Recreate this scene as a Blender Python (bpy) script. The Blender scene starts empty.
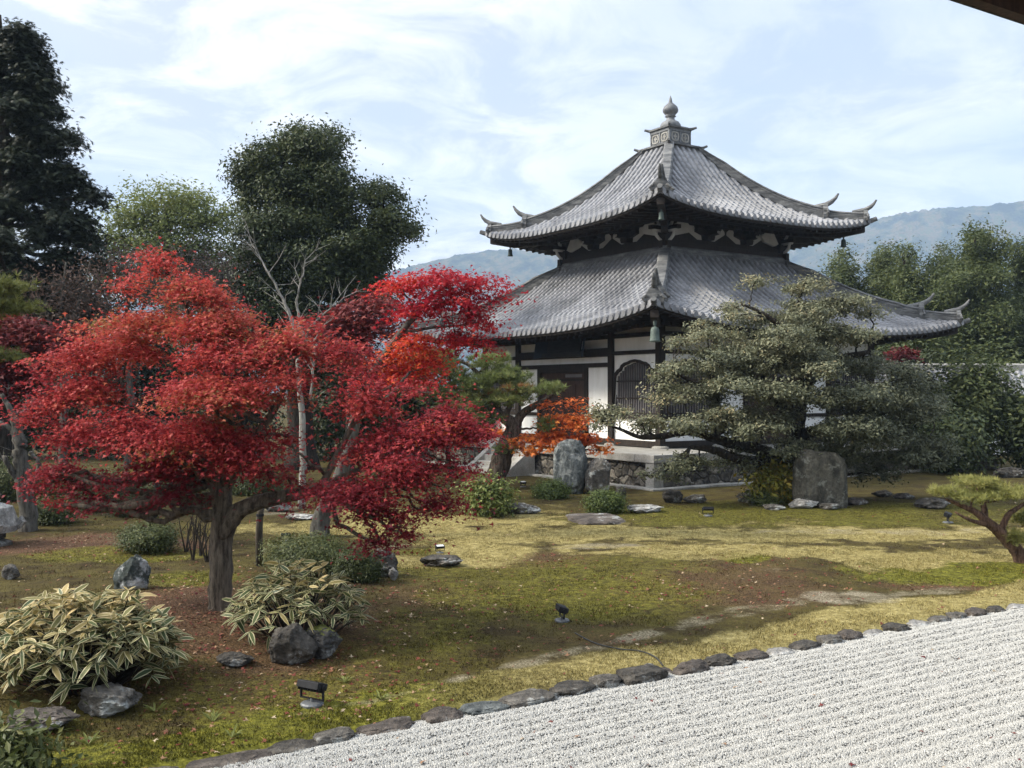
import bpy, bmesh, math, random
import numpy as np
from mathutils import Vector, Matrix

SC = bpy.context.scene
COL = SC.collection
R_ = math.radians
PI = math.pi
rng = np.random.default_rng(7)
random.seed(7)

# ------------------------------------------------------------------ camera, sky, sun, exposure
F_PX = 985.0
PITCH = math.atan(7.0 / F_PX)
EYE = 3.0
cam_d = bpy.data.cameras.new("camera")
cam = bpy.data.objects.new("camera", cam_d)
COL.objects.link(cam)
cam_d.sensor_width = 36.0
cam_d.lens = 36.0 * F_PX / 1024.0
cam_d.clip_start = 0.05
cam_d.clip_end = 20000.0
cam.location = (0, 0, EYE)
cam.rotation_euler = (PI / 2 + PITCH, 0, 0)
SC.camera = cam

SUN_EL, SUN_AZ = R_(39), R_(-93)          # azimuth measured from +Y (ahead) towards +X
sun_dir = Vector((math.sin(SUN_AZ) * math.cos(SUN_EL), math.cos(SUN_AZ) * math.cos(SUN_EL), math.sin(SUN_EL)))
sun_d = bpy.data.lights.new("sun", 'SUN')
sun_d.energy = 3.0
sun_d.angle = R_(11)
sun_d.color = (1.0, 0.93, 0.80)
sun = bpy.data.objects.new("sun", sun_d)
COL.objects.link(sun)
sun.rotation_euler = (-sun_dir).to_track_quat('-Z', 'Y').to_euler()
sun.location = (-40, 10, 40)

world = bpy.data.worlds.new("World")
SC.world = world
world.use_nodes = True
wt = world.node_tree
wt.nodes.clear()
def wn(t, **k):
    n = wt.nodes.new(t)
    for a, b in k.items(): setattr(n, a, b)
    return n
w_out = wn('ShaderNodeOutputWorld')
w_bg = wn('ShaderNodeBackground')
w_bg.inputs['Strength'].default_value = 0.10
sky = wn('ShaderNodeTexSky', sky_type='NISHITA', sun_disc=False)
sky.sun_elevation = SUN_EL
sky.sun_rotation = SUN_AZ
sky.air_density = 1.0; sky.dust_density = 1.5; sky.ozone_density = 1.5
w_tc = wn('ShaderNodeTexCoord')
w_sep = wn('ShaderNodeSeparateXYZ')
wt.links.new(w_tc.outputs['Generated'], w_sep.inputs[0])
# project the view direction on a cloud layer overhead: xy / (z + c)
def wm(op, a, b=None, clamp=False):
    n = wn('ShaderNodeMath', operation=op); n.use_clamp = clamp
    for i, v in enumerate((a, b)):
        if v is None: continue
        if isinstance(v, (int, float)): n.inputs[i].default_value = v
        else: wt.links.new(v, n.inputs[i])
    return n.outputs[0]
zc = wm('ADD', wm('MAXIMUM', w_sep.outputs[2], 0.0), 0.16)
cx = wm('DIVIDE', w_sep.outputs[0], zc)
cy = wm('DIVIDE', w_sep.outputs[1], zc)
w_cmb = wn('ShaderNodeCombineXYZ')
wt.links.new(cx, w_cmb.inputs[0]); wt.links.new(cy, w_cmb.inputs[1])
def wnoise(scale, detail, rough, loc, dist=0.0):
    mp = wn('ShaderNodeMapping'); mp.inputs['Location'].default_value = loc
    wt.links.new(w_cmb.outputs[0], mp.inputs[0])
    n = wn('ShaderNodeTexNoise'); n.inputs['Scale'].default_value = scale
    n.inputs['Detail'].default_value = detail; n.inputs['Roughness'].default_value = rough
    n.inputs['Distortion'].default_value = dist
    wt.links.new(mp.outputs[0], n.inputs['Vector'])
    return n.outputs['Fac']
n1 = wnoise(1.15, 8, 0.58, (3.1, 0.4, 0), 0.35)
n2 = wnoise(2.9, 10, 0.66, (9.2, 5.0, 0), 0.7)
# cover: thick to the left, thinning into blue to the right and high up
az = wm('MULTIPLY', w_sep.outputs[0], -0.95)
cov = wm('ADD', wm('ADD', wm('MULTIPLY', n1, 2.3), az), wm('MULTIPLY', w_sep.outputs[2], -0.55))
cov = wm('ADD', cov, -0.40, clamp=True)
cov = wm('ADD', wm('MULTIPLY', cov, 0.62), 0.30, clamp=True)
ramp = wn('ShaderNodeValToRGB')
ramp.color_ramp.elements[0].position = 0.42; ramp.color_ramp.elements[0].color = (3.6, 3.8, 4.05, 1)
ramp.color_ramp.elements[1].position = 0.58; ramp.color_ramp.elements[1].color = (6.25, 6.1, 5.9, 1)
wt.links.new(n2, ramp.inputs[0])
sky_b = wn('ShaderNodeMixRGB', blend_type='MIX')       # thin veil brightening the clear part
sky_b.inputs[0].default_value = 0.75
wt.links.new(sky.outputs[0], sky_b.inputs[1]); sky_b.inputs[2].default_value = (3.0, 3.55, 4.45, 1)
mixc = wn('ShaderNodeMixRGB')
wt.links.new(cov, mixc.inputs[0]); wt.links.new(sky_b.outputs[0], mixc.inputs[1]); wt.links.new(ramp.outputs[0], mixc.inputs[2])
# thin cloud brightens towards the veiled sun; out-of-view glow boosted to lift shaded walls
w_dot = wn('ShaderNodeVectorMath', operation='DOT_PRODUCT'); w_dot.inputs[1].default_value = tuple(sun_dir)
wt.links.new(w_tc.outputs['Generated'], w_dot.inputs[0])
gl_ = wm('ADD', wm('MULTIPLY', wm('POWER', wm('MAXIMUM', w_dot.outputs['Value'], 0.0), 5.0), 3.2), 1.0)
zen = wm('MULTIPLY', wm('SUBTRACT', w_sep.outputs[2], 0.40), 1.6, clamp=True)      # overcast sky is brightest overhead; raised above the view to fill shade
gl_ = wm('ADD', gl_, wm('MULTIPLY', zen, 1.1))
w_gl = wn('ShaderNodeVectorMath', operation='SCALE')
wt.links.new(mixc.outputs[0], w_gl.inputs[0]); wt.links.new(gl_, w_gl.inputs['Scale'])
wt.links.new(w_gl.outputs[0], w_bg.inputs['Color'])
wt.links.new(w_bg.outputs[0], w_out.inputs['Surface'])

SC.view_settings.view_transform = 'Standard'
SC.view_settings.look = 'None'
SC.view_settings.exposure = 1.15
SC.view_settings.gamma = 1.0
SC.view_settings.use_curve_mapping = False
cy_ = SC.cycles
cy_.use_denoising = True
cy_.max_bounces = 6; cy_.diffuse_bounces = 3; cy_.glossy_bounces = 2; cy_.transmission_bounces = 4
cy_.transparent_max_bounces = 6; cy_.volume_bounces = 0
cy_.use_adaptive_sampling = True
cy_.sample_clamp_indirect = 6.0

# ------------------------------------------------------------------ noise and geometry helpers
def _hash(ix, iy, iz, seed):
    h = (ix * 374761393 + iy * 668265263 + iz * 2147483647 * 3 + seed * 1274126177) & 0xFFFFFFFF
    h = ((h ^ (h >> 13)) * 1274126177) & 0xFFFFFFFF
    h = ((h ^ (h >> 16)) * 2246822519) & 0xFFFFFFFF
    return ((h ^ (h >> 15)) & 0xFFFF) / 65535.0
def vnoise(p, seed=0):
    p = np.asarray(p, float)
    i = np.floor(p).astype(np.int64); f = p - i; f = f * f * (3 - 2 * f)
    out = 0
    for dx in (0, 1):
        for dy in (0, 1):
            for dz in (0, 1):
                w = (f[..., 0] if dx else 1 - f[..., 0]) * (f[..., 1] if dy else 1 - f[..., 1]) * (f[..., 2] if dz else 1 - f[..., 2])
                out = out + w * _hash(i[..., 0] + dx, i[..., 1] + dy, i[..., 2] + dz, seed)
    return out * 2 - 1
def fbm(p, oct=4, seed=0, gain=0.5):
    p = np.asarray(p, float); a = 1.0; s = 0; t = 0
    for k in range(oct):
        s = s + a * vnoise(p * (2.03 ** k), seed + k); t += a; a *= gain
    return s / t
def smooth(a, b, x):
    t = np.clip((x - a) / (b - a), 0, 1); return t * t * (3 - 2 * t)

CP, SP = math.cos(PITCH), math.sin(PITCH)
def ray(px, py):
    dx, dz = (px - 512) / F_PX, -(py - 384) / F_PX
    return np.array([dx, CP - SP * dz, SP + CP * dz])
def P(px, py, Y):                       # the point seen at that pixel, Y metres ahead
    d = ray(px, py); return np.array([0, 0, EYE]) + d * (Y / d[1])
def project(x, y, z):
    zz = z - EYE
    f = y * CP + zz * SP; u = -y * SP + zz * CP
    f = np.where(f < 0.3, 0.3, f)
    return 512 + F_PX * x / f, 384 - F_PX * u / f

# gravel border: a polyline on the ground
def flat(px, py):
    d = ray(px, py); t = -EYE / d[2]; return d[0] * t, d[1] * t
_bp = [flat(*q) for q in ((150, 770), (225, 757), (294, 742), (335, 734), (385, 724), (444, 711), (528, 692), (572, 684), (640, 672), (688, 666), (752, 654), (804, 643), (846, 635), (895, 626), (952, 616), (995, 609), (1024, 603))]
BX = np.array([q[0] for q in _bp]); BY = np.array([q[1] for q in _bp])
SL = (BY[-1] - BY[0]) / (BX[-1] - BX[0])
BX = np.concatenate([[BX[0] - 60], BX, [BX[-1] + 60]]); BY = np.concatenate([[BY[0] - 60 * SL], BY, [BY[-1] + 60 * SL]])
BC = 1 / math.sqrt(1 + SL * SL)
def border_d(x, y):                      # metres beyond the border (garden side positive)
    return (y - np.interp(x, BX, BY)) * BC
def gh(x, y):
    x = np.asarray(x, float); y = np.asarray(y, float)
    q = np.stack([x * 0.3, y * 0.3, np.zeros_like(x)], -1)
    h = 0.07 * fbm(q, 3, 3)
    h = h + 0.22 * np.exp(-(((x + 4.0) / 2.6) ** 2 + ((y - 13.2) / 2.4) ** 2))
    h = h + 0.14 * np.exp(-(((x + 5.2) / 1.6) ** 2 + ((y - 10.6) / 1.4) ** 2))
    h = h + 0.05 * np.exp(-(((x - 3.0) / 3.5) ** 2 + ((y - 16.5) / 1.8) ** 2))
    d = border_d(x, y)
    h = h * smooth(0.0, 1.5, d)
    far = smooth(24, 28, y)
    h = h * (1 - 0.8 * far)
    return np.where(d < 0, -0.10, h - 0.10 * (1 - smooth(0.0, 0.12, d)))
def ground(px, py):
    x, y = flat(px, py)
    d = ray(px, py)
    for _ in range(6):
        z = float(gh(x, y)); t = (z - EYE) / d[2]; x, y = d[0] * t, d[1] * t
    return np.array([x, y, float(gh(x, y))])

def mesh_np(name, V, faces, mat, parent=None, attrs=None, smooth_=False, mats=None, midx=None):
    """V (n,3); faces: list of int arrays (m,k) - ONE linked mesh object"""
    me = bpy.data.meshes.new(name)
    V = np.asarray(V, np.float32)
    me.vertices.add(len(V)); me.vertices.foreach_set('co', V.ravel())
    loops = np.concatenate([f.ravel() for f in faces]).astype(np.int32)
    tot = np.concatenate([np.full(len(f), f.shape[1]) for f in faces])
    start = np.concatenate([[0], np.cumsum(tot)[:-1]]).astype(np.int32)
    me.loops.add(len(loops)); me.loops.foreach_set('vertex_index', loops)
    me.polygons.add(len(tot)); me.polygons.foreach_set('loop_start', start)
    for m in (mats or [mat]): me.materials.append(m)
    if midx is not None: me.polygons.foreach_set('material_index', np.asarray(midx, np.int32))
    for (an, typ, dom, arr) in (attrs or []):
        a = me.attributes.new(an, typ, dom)
        a.data.foreach_set('color' if typ == 'FLOAT_COLOR' else 'value', np.asarray(arr, np.float32).ravel())
    me.update(calc_edges=True)
    me.polygons.foreach_set('use_smooth', np.full(len(tot), smooth_))
    o = bpy.data.objects.new(name, me); COL.objects.link(o)
    if parent is not None: o.parent = parent
    return o

class MB:
    """collects boxes, tubes, prisms, lathes -> one mesh"""
    def __init__(s): s.v = []; s.f = []; s.m = []
    def add(s, vs, fs, mi=0):
        b = len(s.v); s.v += [tuple(map(float, q)) for q in vs]
        s.f += [tuple(b + i for i in f) for f in fs]; s.m += [mi] * len(fs)
    def box(s, x0, x1, y0, y1, z0, z1, M=None, mi=0):
        vs = [Vector(q) for q in ((x0, y0, z0), (x1, y0, z0), (x1, y1, z0), (x0, y1, z0), (x0, y0, z1), (x1, y0, z1), (x1, y1, z1), (x0, y1, z1))]
        if M is not None: vs = [M @ q for q in vs]
        s.add(vs, [(0, 3, 2, 1), (4, 5, 6, 7), (0, 1, 5, 4), (1, 2, 6, 5), (2, 3, 7, 6), (3, 0, 4, 7)], mi)
    def prism(s, pts, d0, d1, M=None, mi=0):          # outline in local XZ, from y=d0 to y=d1
        n = len(pts)
        vs = [Vector((a, d0, b)) for a, b in pts] + [Vector((a, d1, b)) for a, b in pts]
        if M is not None: vs = [M @ q for q in vs]
        s.add(vs, [tuple(range(n)), tuple(range(2 * n - 1, n - 1, -1))] + [(i, i + n, (i + 1) % n + n, (i + 1) % n) for i in range(n)], mi)
    def lathe(s, prof, c=(0, 0, 0), n=24, mi=0):
        vs = []; fs = []
        for r, z in prof:
            for k in range(n):
                a = 2 * PI * k / n; vs.append((c[0] + r * math.cos(a), c[1] + r * math.sin(a), c[2] + z))
        for j in range(len(prof) - 1):
            for k in range(n):
                fs.append((j * n + k, j * n + (k + 1) % n, (j + 1) * n + (k + 1) % n, (j + 1) * n + k))
        fs.append(tuple(range(n - 1, -1, -1))); fs.append(tuple((len(prof) - 1) * n + k for k in range(n)))
        s.add(vs, fs, mi)
    def tube(s, pts, rads, n=8, cap=True, mi=0, rough=0.0, seed=0):
        pts = [Vector(q) for q in pts]; vs = []; fs = []
        up = Vector((0.13, 0.31, 0.94))
        for i, q in enumerate(pts):
            t = (pts[min(i + 1, len(pts) - 1)] - pts[max(i - 1, 0)])
            if t.length < 1e-7: t = Vector((0, 0, 1))
            t.normalize()
            a = t.cross(up)
            if a.length < 0.2: a = t.cross(Vector((1, 0, 0)))
            a.normalize(); b = t.cross(a)
            for k in range(n):
                an = 2 * PI * k / n; r = rads[i]
                if rough: r *= 1 + rough * (_h1(k * 7 + i // 3 * 0 + seed) - .5) + rough * 0.7 * (_h1(k * 13 + i * 31 + seed) - .5)
                vs.append(q + a * (r * math.cos(an)) + b * (r * math.sin(an)))
        for j in range(len(pts) - 1):
            for k in range(n):
                fs.append((j * n + k, j * n + (k + 1) % n, (j + 1) * n + (k + 1) % n, (j + 1) * n + k))
        if cap:
            fs.append(tuple(range(n - 1, -1, -1))); fs.append(tuple((len(pts) - 1) * n + k for k in range(n)))
        s.add(vs, fs, mi)
    def build(s, name, mat, parent=None, sm=False, bevel=0.0, mats=None):
        me = bpy.data.meshes.new(name)
        me.from_pydata(s.v, [], s.f)
        for m in (mats or [mat]): me.materials.append(m)
        if mats: me.polygons.foreach_set('material_index', s.m)
        if sm: me.polygons.foreach_set('use_smooth', [True] * len(me.polygons))
        me.update()
        o = bpy.data.objects.new(name, me); COL.objects.link(o)
        if parent is not None: o.parent = parent
        if bevel:
            bv = o.modifiers.new('bevel', 'BEVEL'); bv.width = bevel; bv.segments = 2; bv.limit_method = 'ANGLE'
        return o
def _h1(k):
    return (math.sin(k * 12.9898 + 4.1) * 43758.5453) % 1.0

def spline(ctrl, n=6):                    # Catmull-Rom through control rows (x,y,z,r)
    c = np.asarray(ctrl, float)
    c = np.vstack([2 * c[0] - c[1], c, 2 * c[-1] - c[-2]]); out = []
    for i in range(1, len(c) - 2):
        for t in np.linspace(0, 1, n, endpoint=False):
            a, b, d, e = c[i - 1], c[i], c[i + 1], c[i + 2]
            out.append(0.5 * (2 * b + (d - a) * t + (2 * a - 5 * b + 4 * d - e) * t * t + (3 * b - a - 3 * d + e) * t ** 3))
    out.append(c[-2]); out = np.array(out); out[:, 3] = np.maximum(out[:, 3], 0.003)
    return out

def thing(name, label, cat, loc=(0, 0, 0), rz=0.0, group=None):
    o = bpy.data.objects.new(name, None); COL.objects.link(o)
    o.location = loc; o.rotation_euler = (0, 0, rz); o.empty_display_size = 0.2
    return tag(o, label, cat, group)
def tag(o, label, cat, group=None):
    o['label'] = label; o['category'] = cat
    if group: o['group'] = group
    return o
def struct(o): o['kind'] = 'structure'; return o
def stuff(o, label=None):
    o['kind'] = 'stuff'
    return o

# ------------------------------------------------------------------ materials
class NT:
    def __init__(s, name):
        s.m = bpy.data.materials.new(name); s.m.use_nodes = True; s.t = s.m.node_tree
        s.b = s.t.nodes['Principled BSDF']; s.out = s.t.nodes['Material Output']
        s.tc = None
    def n(s, t, **k):
        q = s.t.nodes.new(t)
        for a, b in k.items(): setattr(q, a, b)
        return q
    def l(s, a, b): s.t.links.new(a, b)
    def coord(s, out='Object'):
        if s.tc is None: s.tc = s.n('ShaderNodeTexCoord')
        return s.tc.outputs[out]
    def pos(s):
        return s.n('ShaderNodeNewGeometry').outputs['Position']
    def noise(s, scale, detail=5, rough=0.6, vec=None, dist=0.0, stretch=None):
        q = s.n('ShaderNodeTexNoise')
        q.inputs['Scale'].default_value = scale; q.inputs['Detail'].default_value = detail
        q.inputs['Roughness'].default_value = rough; q.inputs['Distortion'].default_value = dist
        v = vec if vec is not None else s.coord()
        if stretch:
            mp = s.n('ShaderNodeMapping'); mp.inputs['Scale'].default_value = stretch; s.l(v, mp.inputs[0]); v = mp.outputs[0]
        s.l(v, q.inputs['Vector']); return q.outputs['Fac']
    def ramp(s, fac, stops):
        q = s.n('ShaderNodeValToRGB'); cr = q.color_ramp
        while len(cr.elements) < len(stops): cr.elements.new(0.5)
        for e, (p, c) in zip(cr.elements, stops):
            e.position = p; e.color = (c[0], c[1], c[2], 1)
        s.l(fac, q.inputs[0]); return q.outputs[0]
    def math(s, op, a, b=None, clamp=False):
        q = s.n('ShaderNodeMath', operation=op); q.use_clamp = clamp
        for i, v in enumerate((a, b)):
            if v is None: continue
            if isinstance(v, (int, float)): q.inputs[i].default_value = v
            else: s.l(v, q.inputs[i])
        return q.outputs[0]
    def mix(s, fac, a, b, mode='MIX'):
        q = s.n('ShaderNodeMixRGB', blend_type=mode)
        for i, v in enumerate((fac, a, b)):
            if isinstance(v, (int, float)): q.inputs[i].default_value = v
            elif isinstance(v, tuple): q.inputs[i].default_value = (v[0], v[1], v[2], 1)
            else: s.l(v, q.inputs[i])
        return q.outputs[0]
    def attr(s, name, out='Fac'):
        q = s.n('ShaderNodeAttribute'); q.attribute_name = name; return q.outputs[out]
    def bump(s, h, strength=0.4, dist=0.02):
        q = s.n('ShaderNodeBump'); q.inputs['Strength'].default_value = strength; q.inputs['Distance'].default_value = dist
        s.l(h, q.inputs['Height']); s.l(q.outputs[0], s.b.inputs['Normal'])
    def done(s, color, rough=0.8, spec=0.3):
        if isinstance(color, tuple): s.b.inputs['Base Color'].default_value = (color[0], color[1], color[2], 1)
        else: s.l(color, s.b.inputs['Base Color'])
        if isinstance(rough, (int, float)): s.b.inputs['Roughness'].default_value = rough
        else: s.l(rough, s.b.inputs['Roughness'])
        s.b.inputs['Specular IOR Level'].default_value = spec
        return s.m

def speckle(name, stops, scale, rough=0.8, bump=0.4, bdist=0.02, spec=0.3, stretch=None, fine=None, detail=6, coord='Object'):
    t = NT(name); v = t.coord(coord)
    a = t.noise(scale, detail, 0.62, vec=v, stretch=stretch)
    c = t.ramp(a, stops)
    if fine:
        b = t.noise(fine, 3, 0.6, vec=v)
        c = t.mix(0.55, c, t.ramp(b, [(0.3, (0.35, 0.35, 0.35)), (0.7, (1, 1, 1))]), 'MULTIPLY')
    if bump: t.bump(t.noise(scale * 3, 6, 0.65, vec=v, stretch=stretch), bump, bdist)
    return t.done(c, rough, spec)

def leaf_mat(name, stops, trans=0.3, rough=0.55, nscale=0.6, namp=0.35, spec=0.25):
    """leaf colour by the leaf's own tone attribute plus a slow drift through the crown"""
    t = NT(name)
    tone = t.attr('tone')
    nz = t.noise(nscale, 2, 0.5, vec=t.pos())
    f = t.math('ADD', tone, t.math('MULTIPLY', t.math('SUBTRACT', nz, 0.5), namp), clamp=True)
    c = t.ramp(f, stops)
    m = t.done(c, rough, spec)
    tr = t.n('ShaderNodeBsdfTranslucent'); t.l(c, tr.inputs['Color'])
    mx = t.n('ShaderNodeMixShader'); mx.inputs[0].default_value = trans
    t.l(t.b.outputs[0], mx.inputs[1]); t.l(tr.outputs[0], mx.inputs[2]); t.l(mx.outputs[0], t.out.inputs['Surface'])
    return m

M = {}
def tile_mat():
    t = NT('roof_tile')
    v = t.coord()
    big = t.noise(0.7, 5, 0.6, vec=v); fine = t.noise(9, 4, 0.6, vec=v)
    tl = t.n('ShaderNodeTexVoronoi'); tl.inputs['Scale'].default_value = 3.4; t.l(v, tl.inputs['Vector'])
    c = t.ramp(big, [(0.38, (0.165, 0.165, 0.172)), (0.62, (0.30, 0.30, 0.31))])
    c = t.mix(0.35, c, t.ramp(t.math('FRACT', t.math('MULTIPLY', tl.outputs['Color'], 3.0)), [(0, (0.80, 0.80, 0.81)), (1, (1.0, 1.0, 1.0))]), 'MULTIPLY')
    c = t.mix(0.4, c, t.ramp(fine, [(0.35, (0.5, 0.5, 0.5)), (0.65, (1, 1, 1))]), 'MULTIPLY')
    t.bump(fine, 0.15, 0.01)
    return t.done(c, 0.55, 0.4)
M['tile'] = tile_mat()
M['ridge'] = speckle('ridge_tile', [(0.3, (0.05, 0.05, 0.052)), (0.5, (0.13, 0.13, 0.128)), (0.72, (0.27, 0.265, 0.25))], 1.6, 0.7, 0.5, 0.02, stretch=(1, 1, 5), fine=10)
M['finial'] = speckle('finial_tile', [(0.3, (0.10, 0.105, 0.11)), (0.7, (0.24, 0.245, 0.25))], 2.5, 0.55, 0.25, 0.01, fine=12)
M['wood'] = speckle('dark_wood', [(0.3, (0.014, 0.010, 0.0075)), (0.7, (0.040, 0.028, 0.020))], 3, 0.75, 0.3, 0.01, stretch=(3, 3, 0.5), fine=20)
M['door'] = speckle('door_wood', [(0.3, (0.034, 0.019, 0.013)), (0.7, (0.085, 0.044, 0.029))], 3, 0.7, 0.3, 0.01, stretch=(6, 6, 0.4), fine=18)
M['plaster'] = speckle('white_plaster', [(0.34, (0.76, 0.745, 0.70)), (0.56, (0.89, 0.88, 0.85))], 1.6, 0.9, 0.12, 0.004, stretch=(1, 1, .35))
M['plaster_grey'] = speckle('grey_plaster', [(0.25, (0.36, 0.34, 0.31)), (0.7, (0.55, 0.53, 0.49))], 1.2, 0.9, 0.12, 0.004)  # greyer than the white plaster; for bracket pieces and the topmost wall strip
M['interior'] = speckle('dim_interior', [(0.3, (0.03, 0.029, 0.035)), (0.7, (0.05, 0.048, 0.058))], 1.5, 0.9, 0.0)  # dark base colour stands in for the dimness inside the hall
M['lattice'] = speckle('lattice_wood', [(0.3, (0.11, 0.10, 0.10)), (0.7, (0.18, 0.165, 0.16))], 3, 0.8, 0.0)
M['granite'] = speckle('granite', [(0.3, (0.24, 0.225, 0.195)), (0.5, (0.35, 0.335, 0.30)), (0.7, (0.46, 0.445, 0.41))], 1.8, 0.85, 0.35, 0.01, fine=22)
M['bronze'] = speckle('green_bronze', [(0.3, (0.045, 0.06, 0.052)), (0.7, (0.12, 0.155, 0.135))], 5, 0.6, 0.2, 0.01)
M['bronze_dark'] = speckle('dark_bronze', [(0.3, (0.02, 0.03, 0.028)), (0.7, (0.05, 0.075, 0.068))], 5, 0.6, 0.2, 0.01)
M['plaque'] = speckle('plaque_wood', [(0.3, (0.012, 0.012, 0.012)), (0.7, (0.035, 0.033, 0.030))], 3, 0.7, 0.2, 0.01, stretch=(1, 4, 4))
M['plaque_blue'] = speckle('plaque_blue_edge', [(0.3, (0.008, 0.013, 0.022)), (0.7, (0.016, 0.026, 0.044))], 3, 0.6, 0.1, 0.01)
def masonry():
    t = NT('rubble_masonry'); v = t.coord()
    wv = t.n('ShaderNodeVectorMath', operation='ADD'); t.l(v, wv.inputs[0])
    nn = t.n('ShaderNodeTexNoise'); nn.inputs['Scale'].default_value = 2.2; t.l(v, nn.inputs['Vector'])
    sc = t.n('ShaderNodeVectorMath', operation='SCALE'); sc.inputs['Scale'].default_value = 0.55; t.l(nn.outputs['Color'], sc.inputs[0]); t.l(sc.outputs[0], wv.inputs[1])
    mp = t.n('ShaderNodeMapping'); mp.inputs['Scale'].default_value = (2.0, 2.0, 2.7); t.l(wv.outputs[0], mp.inputs[0])
    vo = t.n('ShaderNodeTexVoronoi', feature='DISTANCE_TO_EDGE'); vo.inputs['Scale'].default_value = 1.1; t.l(mp.outputs[0], vo.inputs['Vector'])
    vc = t.n('ShaderNodeTexVoronoi'); vc.inputs['Scale'].default_value = 1.1; t.l(mp.outputs[0], vc.inputs['Vector'])
    sp = t.n('ShaderNodeSeparateColor'); t.l(vc.outputs['Color'], sp.inputs[0])
    c = t.ramp(sp.outputs[0], [(0.0, (0.055, 0.05, 0.044)), (0.5, (0.12, 0.11, 0.096)), (1.0, (0.24, 0.22, 0.19))])
    c = t.mix(0.85, c, t.ramp(t.noise(5, 8, 0.75, vec=v), [(0.40, (0.35, 0.34, 0.32)), (0.60, (1.5, 1.45, 1.35))]), 'MULTIPLY')
    edge = t.ramp(vo.outputs['Distance'], [(0.02, (0.32, 0.31, 0.29)), (0.09, (1, 1, 1))])
    c = t.mix(0.75, c, edge, 'MULTIPLY')
    hgt = t.math('ADD', t.math('MINIMUM', vo.outputs['Distance'], 0.16), t.math('MULTIPLY', t.noise(6, 5, 0.7, vec=v), 0.12))
    t.bump(hgt, 1.0, 0.35)
    return t.done(c, 0.9, 0.2)
M['masonry'] = masonry()
def rock_mat(name, stops, lichen=0.25, lcol=(0.36, 0.37, 0.35), mossy=0.0, stretch=None, sc=2.2):
    t = NT(name); v = t.coord()
    a = t.noise(sc, 8, 0.68, vec=v, stretch=stretch)
    c = t.ramp(a, [(0.5 + (p_ - .5) * .55, q_) for p_, q_ in stops])
    c = t.mix(0.5, c, t.ramp(t.noise(11, 6, 0.75, vec=v), [(0.40, (0.3, 0.3, 0.3)), (0.60, (1.25, 1.22, 1.18))]), 'MULTIPLY')
    l = t.noise(3.1, 7, 0.7, vec=v)
    c = t.mix(t.ramp(l, [(0.60 - lichen * .25, (0, 0, 0)), (0.66 - lichen * .2, (1, 1, 1))]), c, lcol)
    if mossy:
        up = t.n('ShaderNodeSeparateXYZ'); t.l(t.n('ShaderNodeNewGeometry').outputs['Normal'], up.inputs[0])
        mf = t.math('MULTIPLY', t.math('SUBTRACT', t.math('ADD', up.outputs[2], t.noise(3, 5, 0.6, vec=v)), 1.45 - mossy), 4, clamp=True)
        c = t.mix(mf, c, (0.11, 0.12, 0.02))
    t.bump(t.math('ADD', t.noise(4, 8, 0.7, vec=v, stretch=stretch), t.math('MULTIPLY', t.noise(18, 5, 0.7, vec=v), 0.5)), 1.0, 0.10)
    return t.done(c, 0.85, 0.3)
M['rock_dark'] = rock_mat('dark_rock', [(0.3, (0.036, 0.032, 0.027)), (0.7, (0.125, 0.112, 0.095))], 0.1)
M['rock_brown'] = rock_mat('brown_rock', [(0.3, (0.055, 0.045, 0.038)), (0.7, (0.155, 0.13, 0.11))], 0.1)
M['rock_grey'] = rock_mat('grey_rock', [(0.3, (0.070, 0.063, 0.054)), (0.7, (0.20, 0.183, 0.158))], 0.25)
M['rock_pale'] = rock_mat('pale_rock', [(0.3, (0.20, 0.19, 0.175)), (0.7, (0.46, 0.44, 0.41))], 0.4, (0.5, 0.49, 0.46))
M['rock_blue'] = rock_mat('bluish_rock', [(0.3, (0.06, 0.07, 0.072)), (0.7, (0.19, 0.205, 0.20))], 0.25, (0.27, 0.28, 0.265), stretch=(2.5, 2.5, 0.6))
M['rock_big'] = rock_mat('weathered_rock', [(0.3, (0.040, 0.038, 0.030)), (0.7, (0.135, 0.126, 0.10))], 0.1, (0.2, 0.2, 0.17), stretch=(1.8, 1.8, 0.8))
M['rock_moss'] = rock_mat('mossy_rock', [(0.3, (0.035, 0.034, 0.034)), (0.7, (0.10, 0.098, 0.095))], 0.2, (0.30, 0.31, 0.31), mossy=0.32)
M['rock_lichen'] = rock_mat('lichen_rock', [(0.3, (0.03, 0.042, 0.038)), (0.7, (0.11, 0.125, 0.12))], 0.45, (0.42, 0.43, 0.43))
M['black_metal'] = speckle('black_metal', [(0.3, (0.008, 0.008, 0.009)), (0.7, (0.02, 0.02, 0.022))], 12, 0.6, 0.1, 0.002, spec=0.2)
M['grey_metal'] = speckle('grey_metal', [(0.3, (0.07, 0.075, 0.08)), (0.7, (0.14, 0.145, 0.15))], 8, 0.5, 0.1, 0.002, spec=0.5)
M['white_cover'] = speckle('white_plastic', [(0.3, (0.5, 0.5, 0.49)), (0.7, (0.72, 0.72, 0.70))], 6, 0.6, 0.0)
def bark(name, lo, hi, sc=5, st=(3, 3, 0.5), b=0.9, bd=0.05):
    t = NT(name); v = t.coord()
    a = t.noise(sc, 8, 0.7, vec=v, stretch=st)
    c = t.ramp(a, [(0.38, lo), (0.62, hi)])
    c = t.mix(0.5, c, t.ramp(t.noise(1.2, 4, 0.6, vec=v), [(0.35, (0.55, 0.6, 0.5)), (0.65, (1.1, 1.05, 1.0))]), 'MULTIPLY')
    t.bump(a, b, bd)
    return t.done(c, 0.9, 0.15)
M['bark_maple'] = bark('maple_bark', (0.040, 0.031, 0.024), (0.19, 0.155, 0.122))
M['bark_dark'] = bark('dark_bark', (0.014, 0.011, 0.009), (0.055, 0.045, 0.037))
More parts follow.
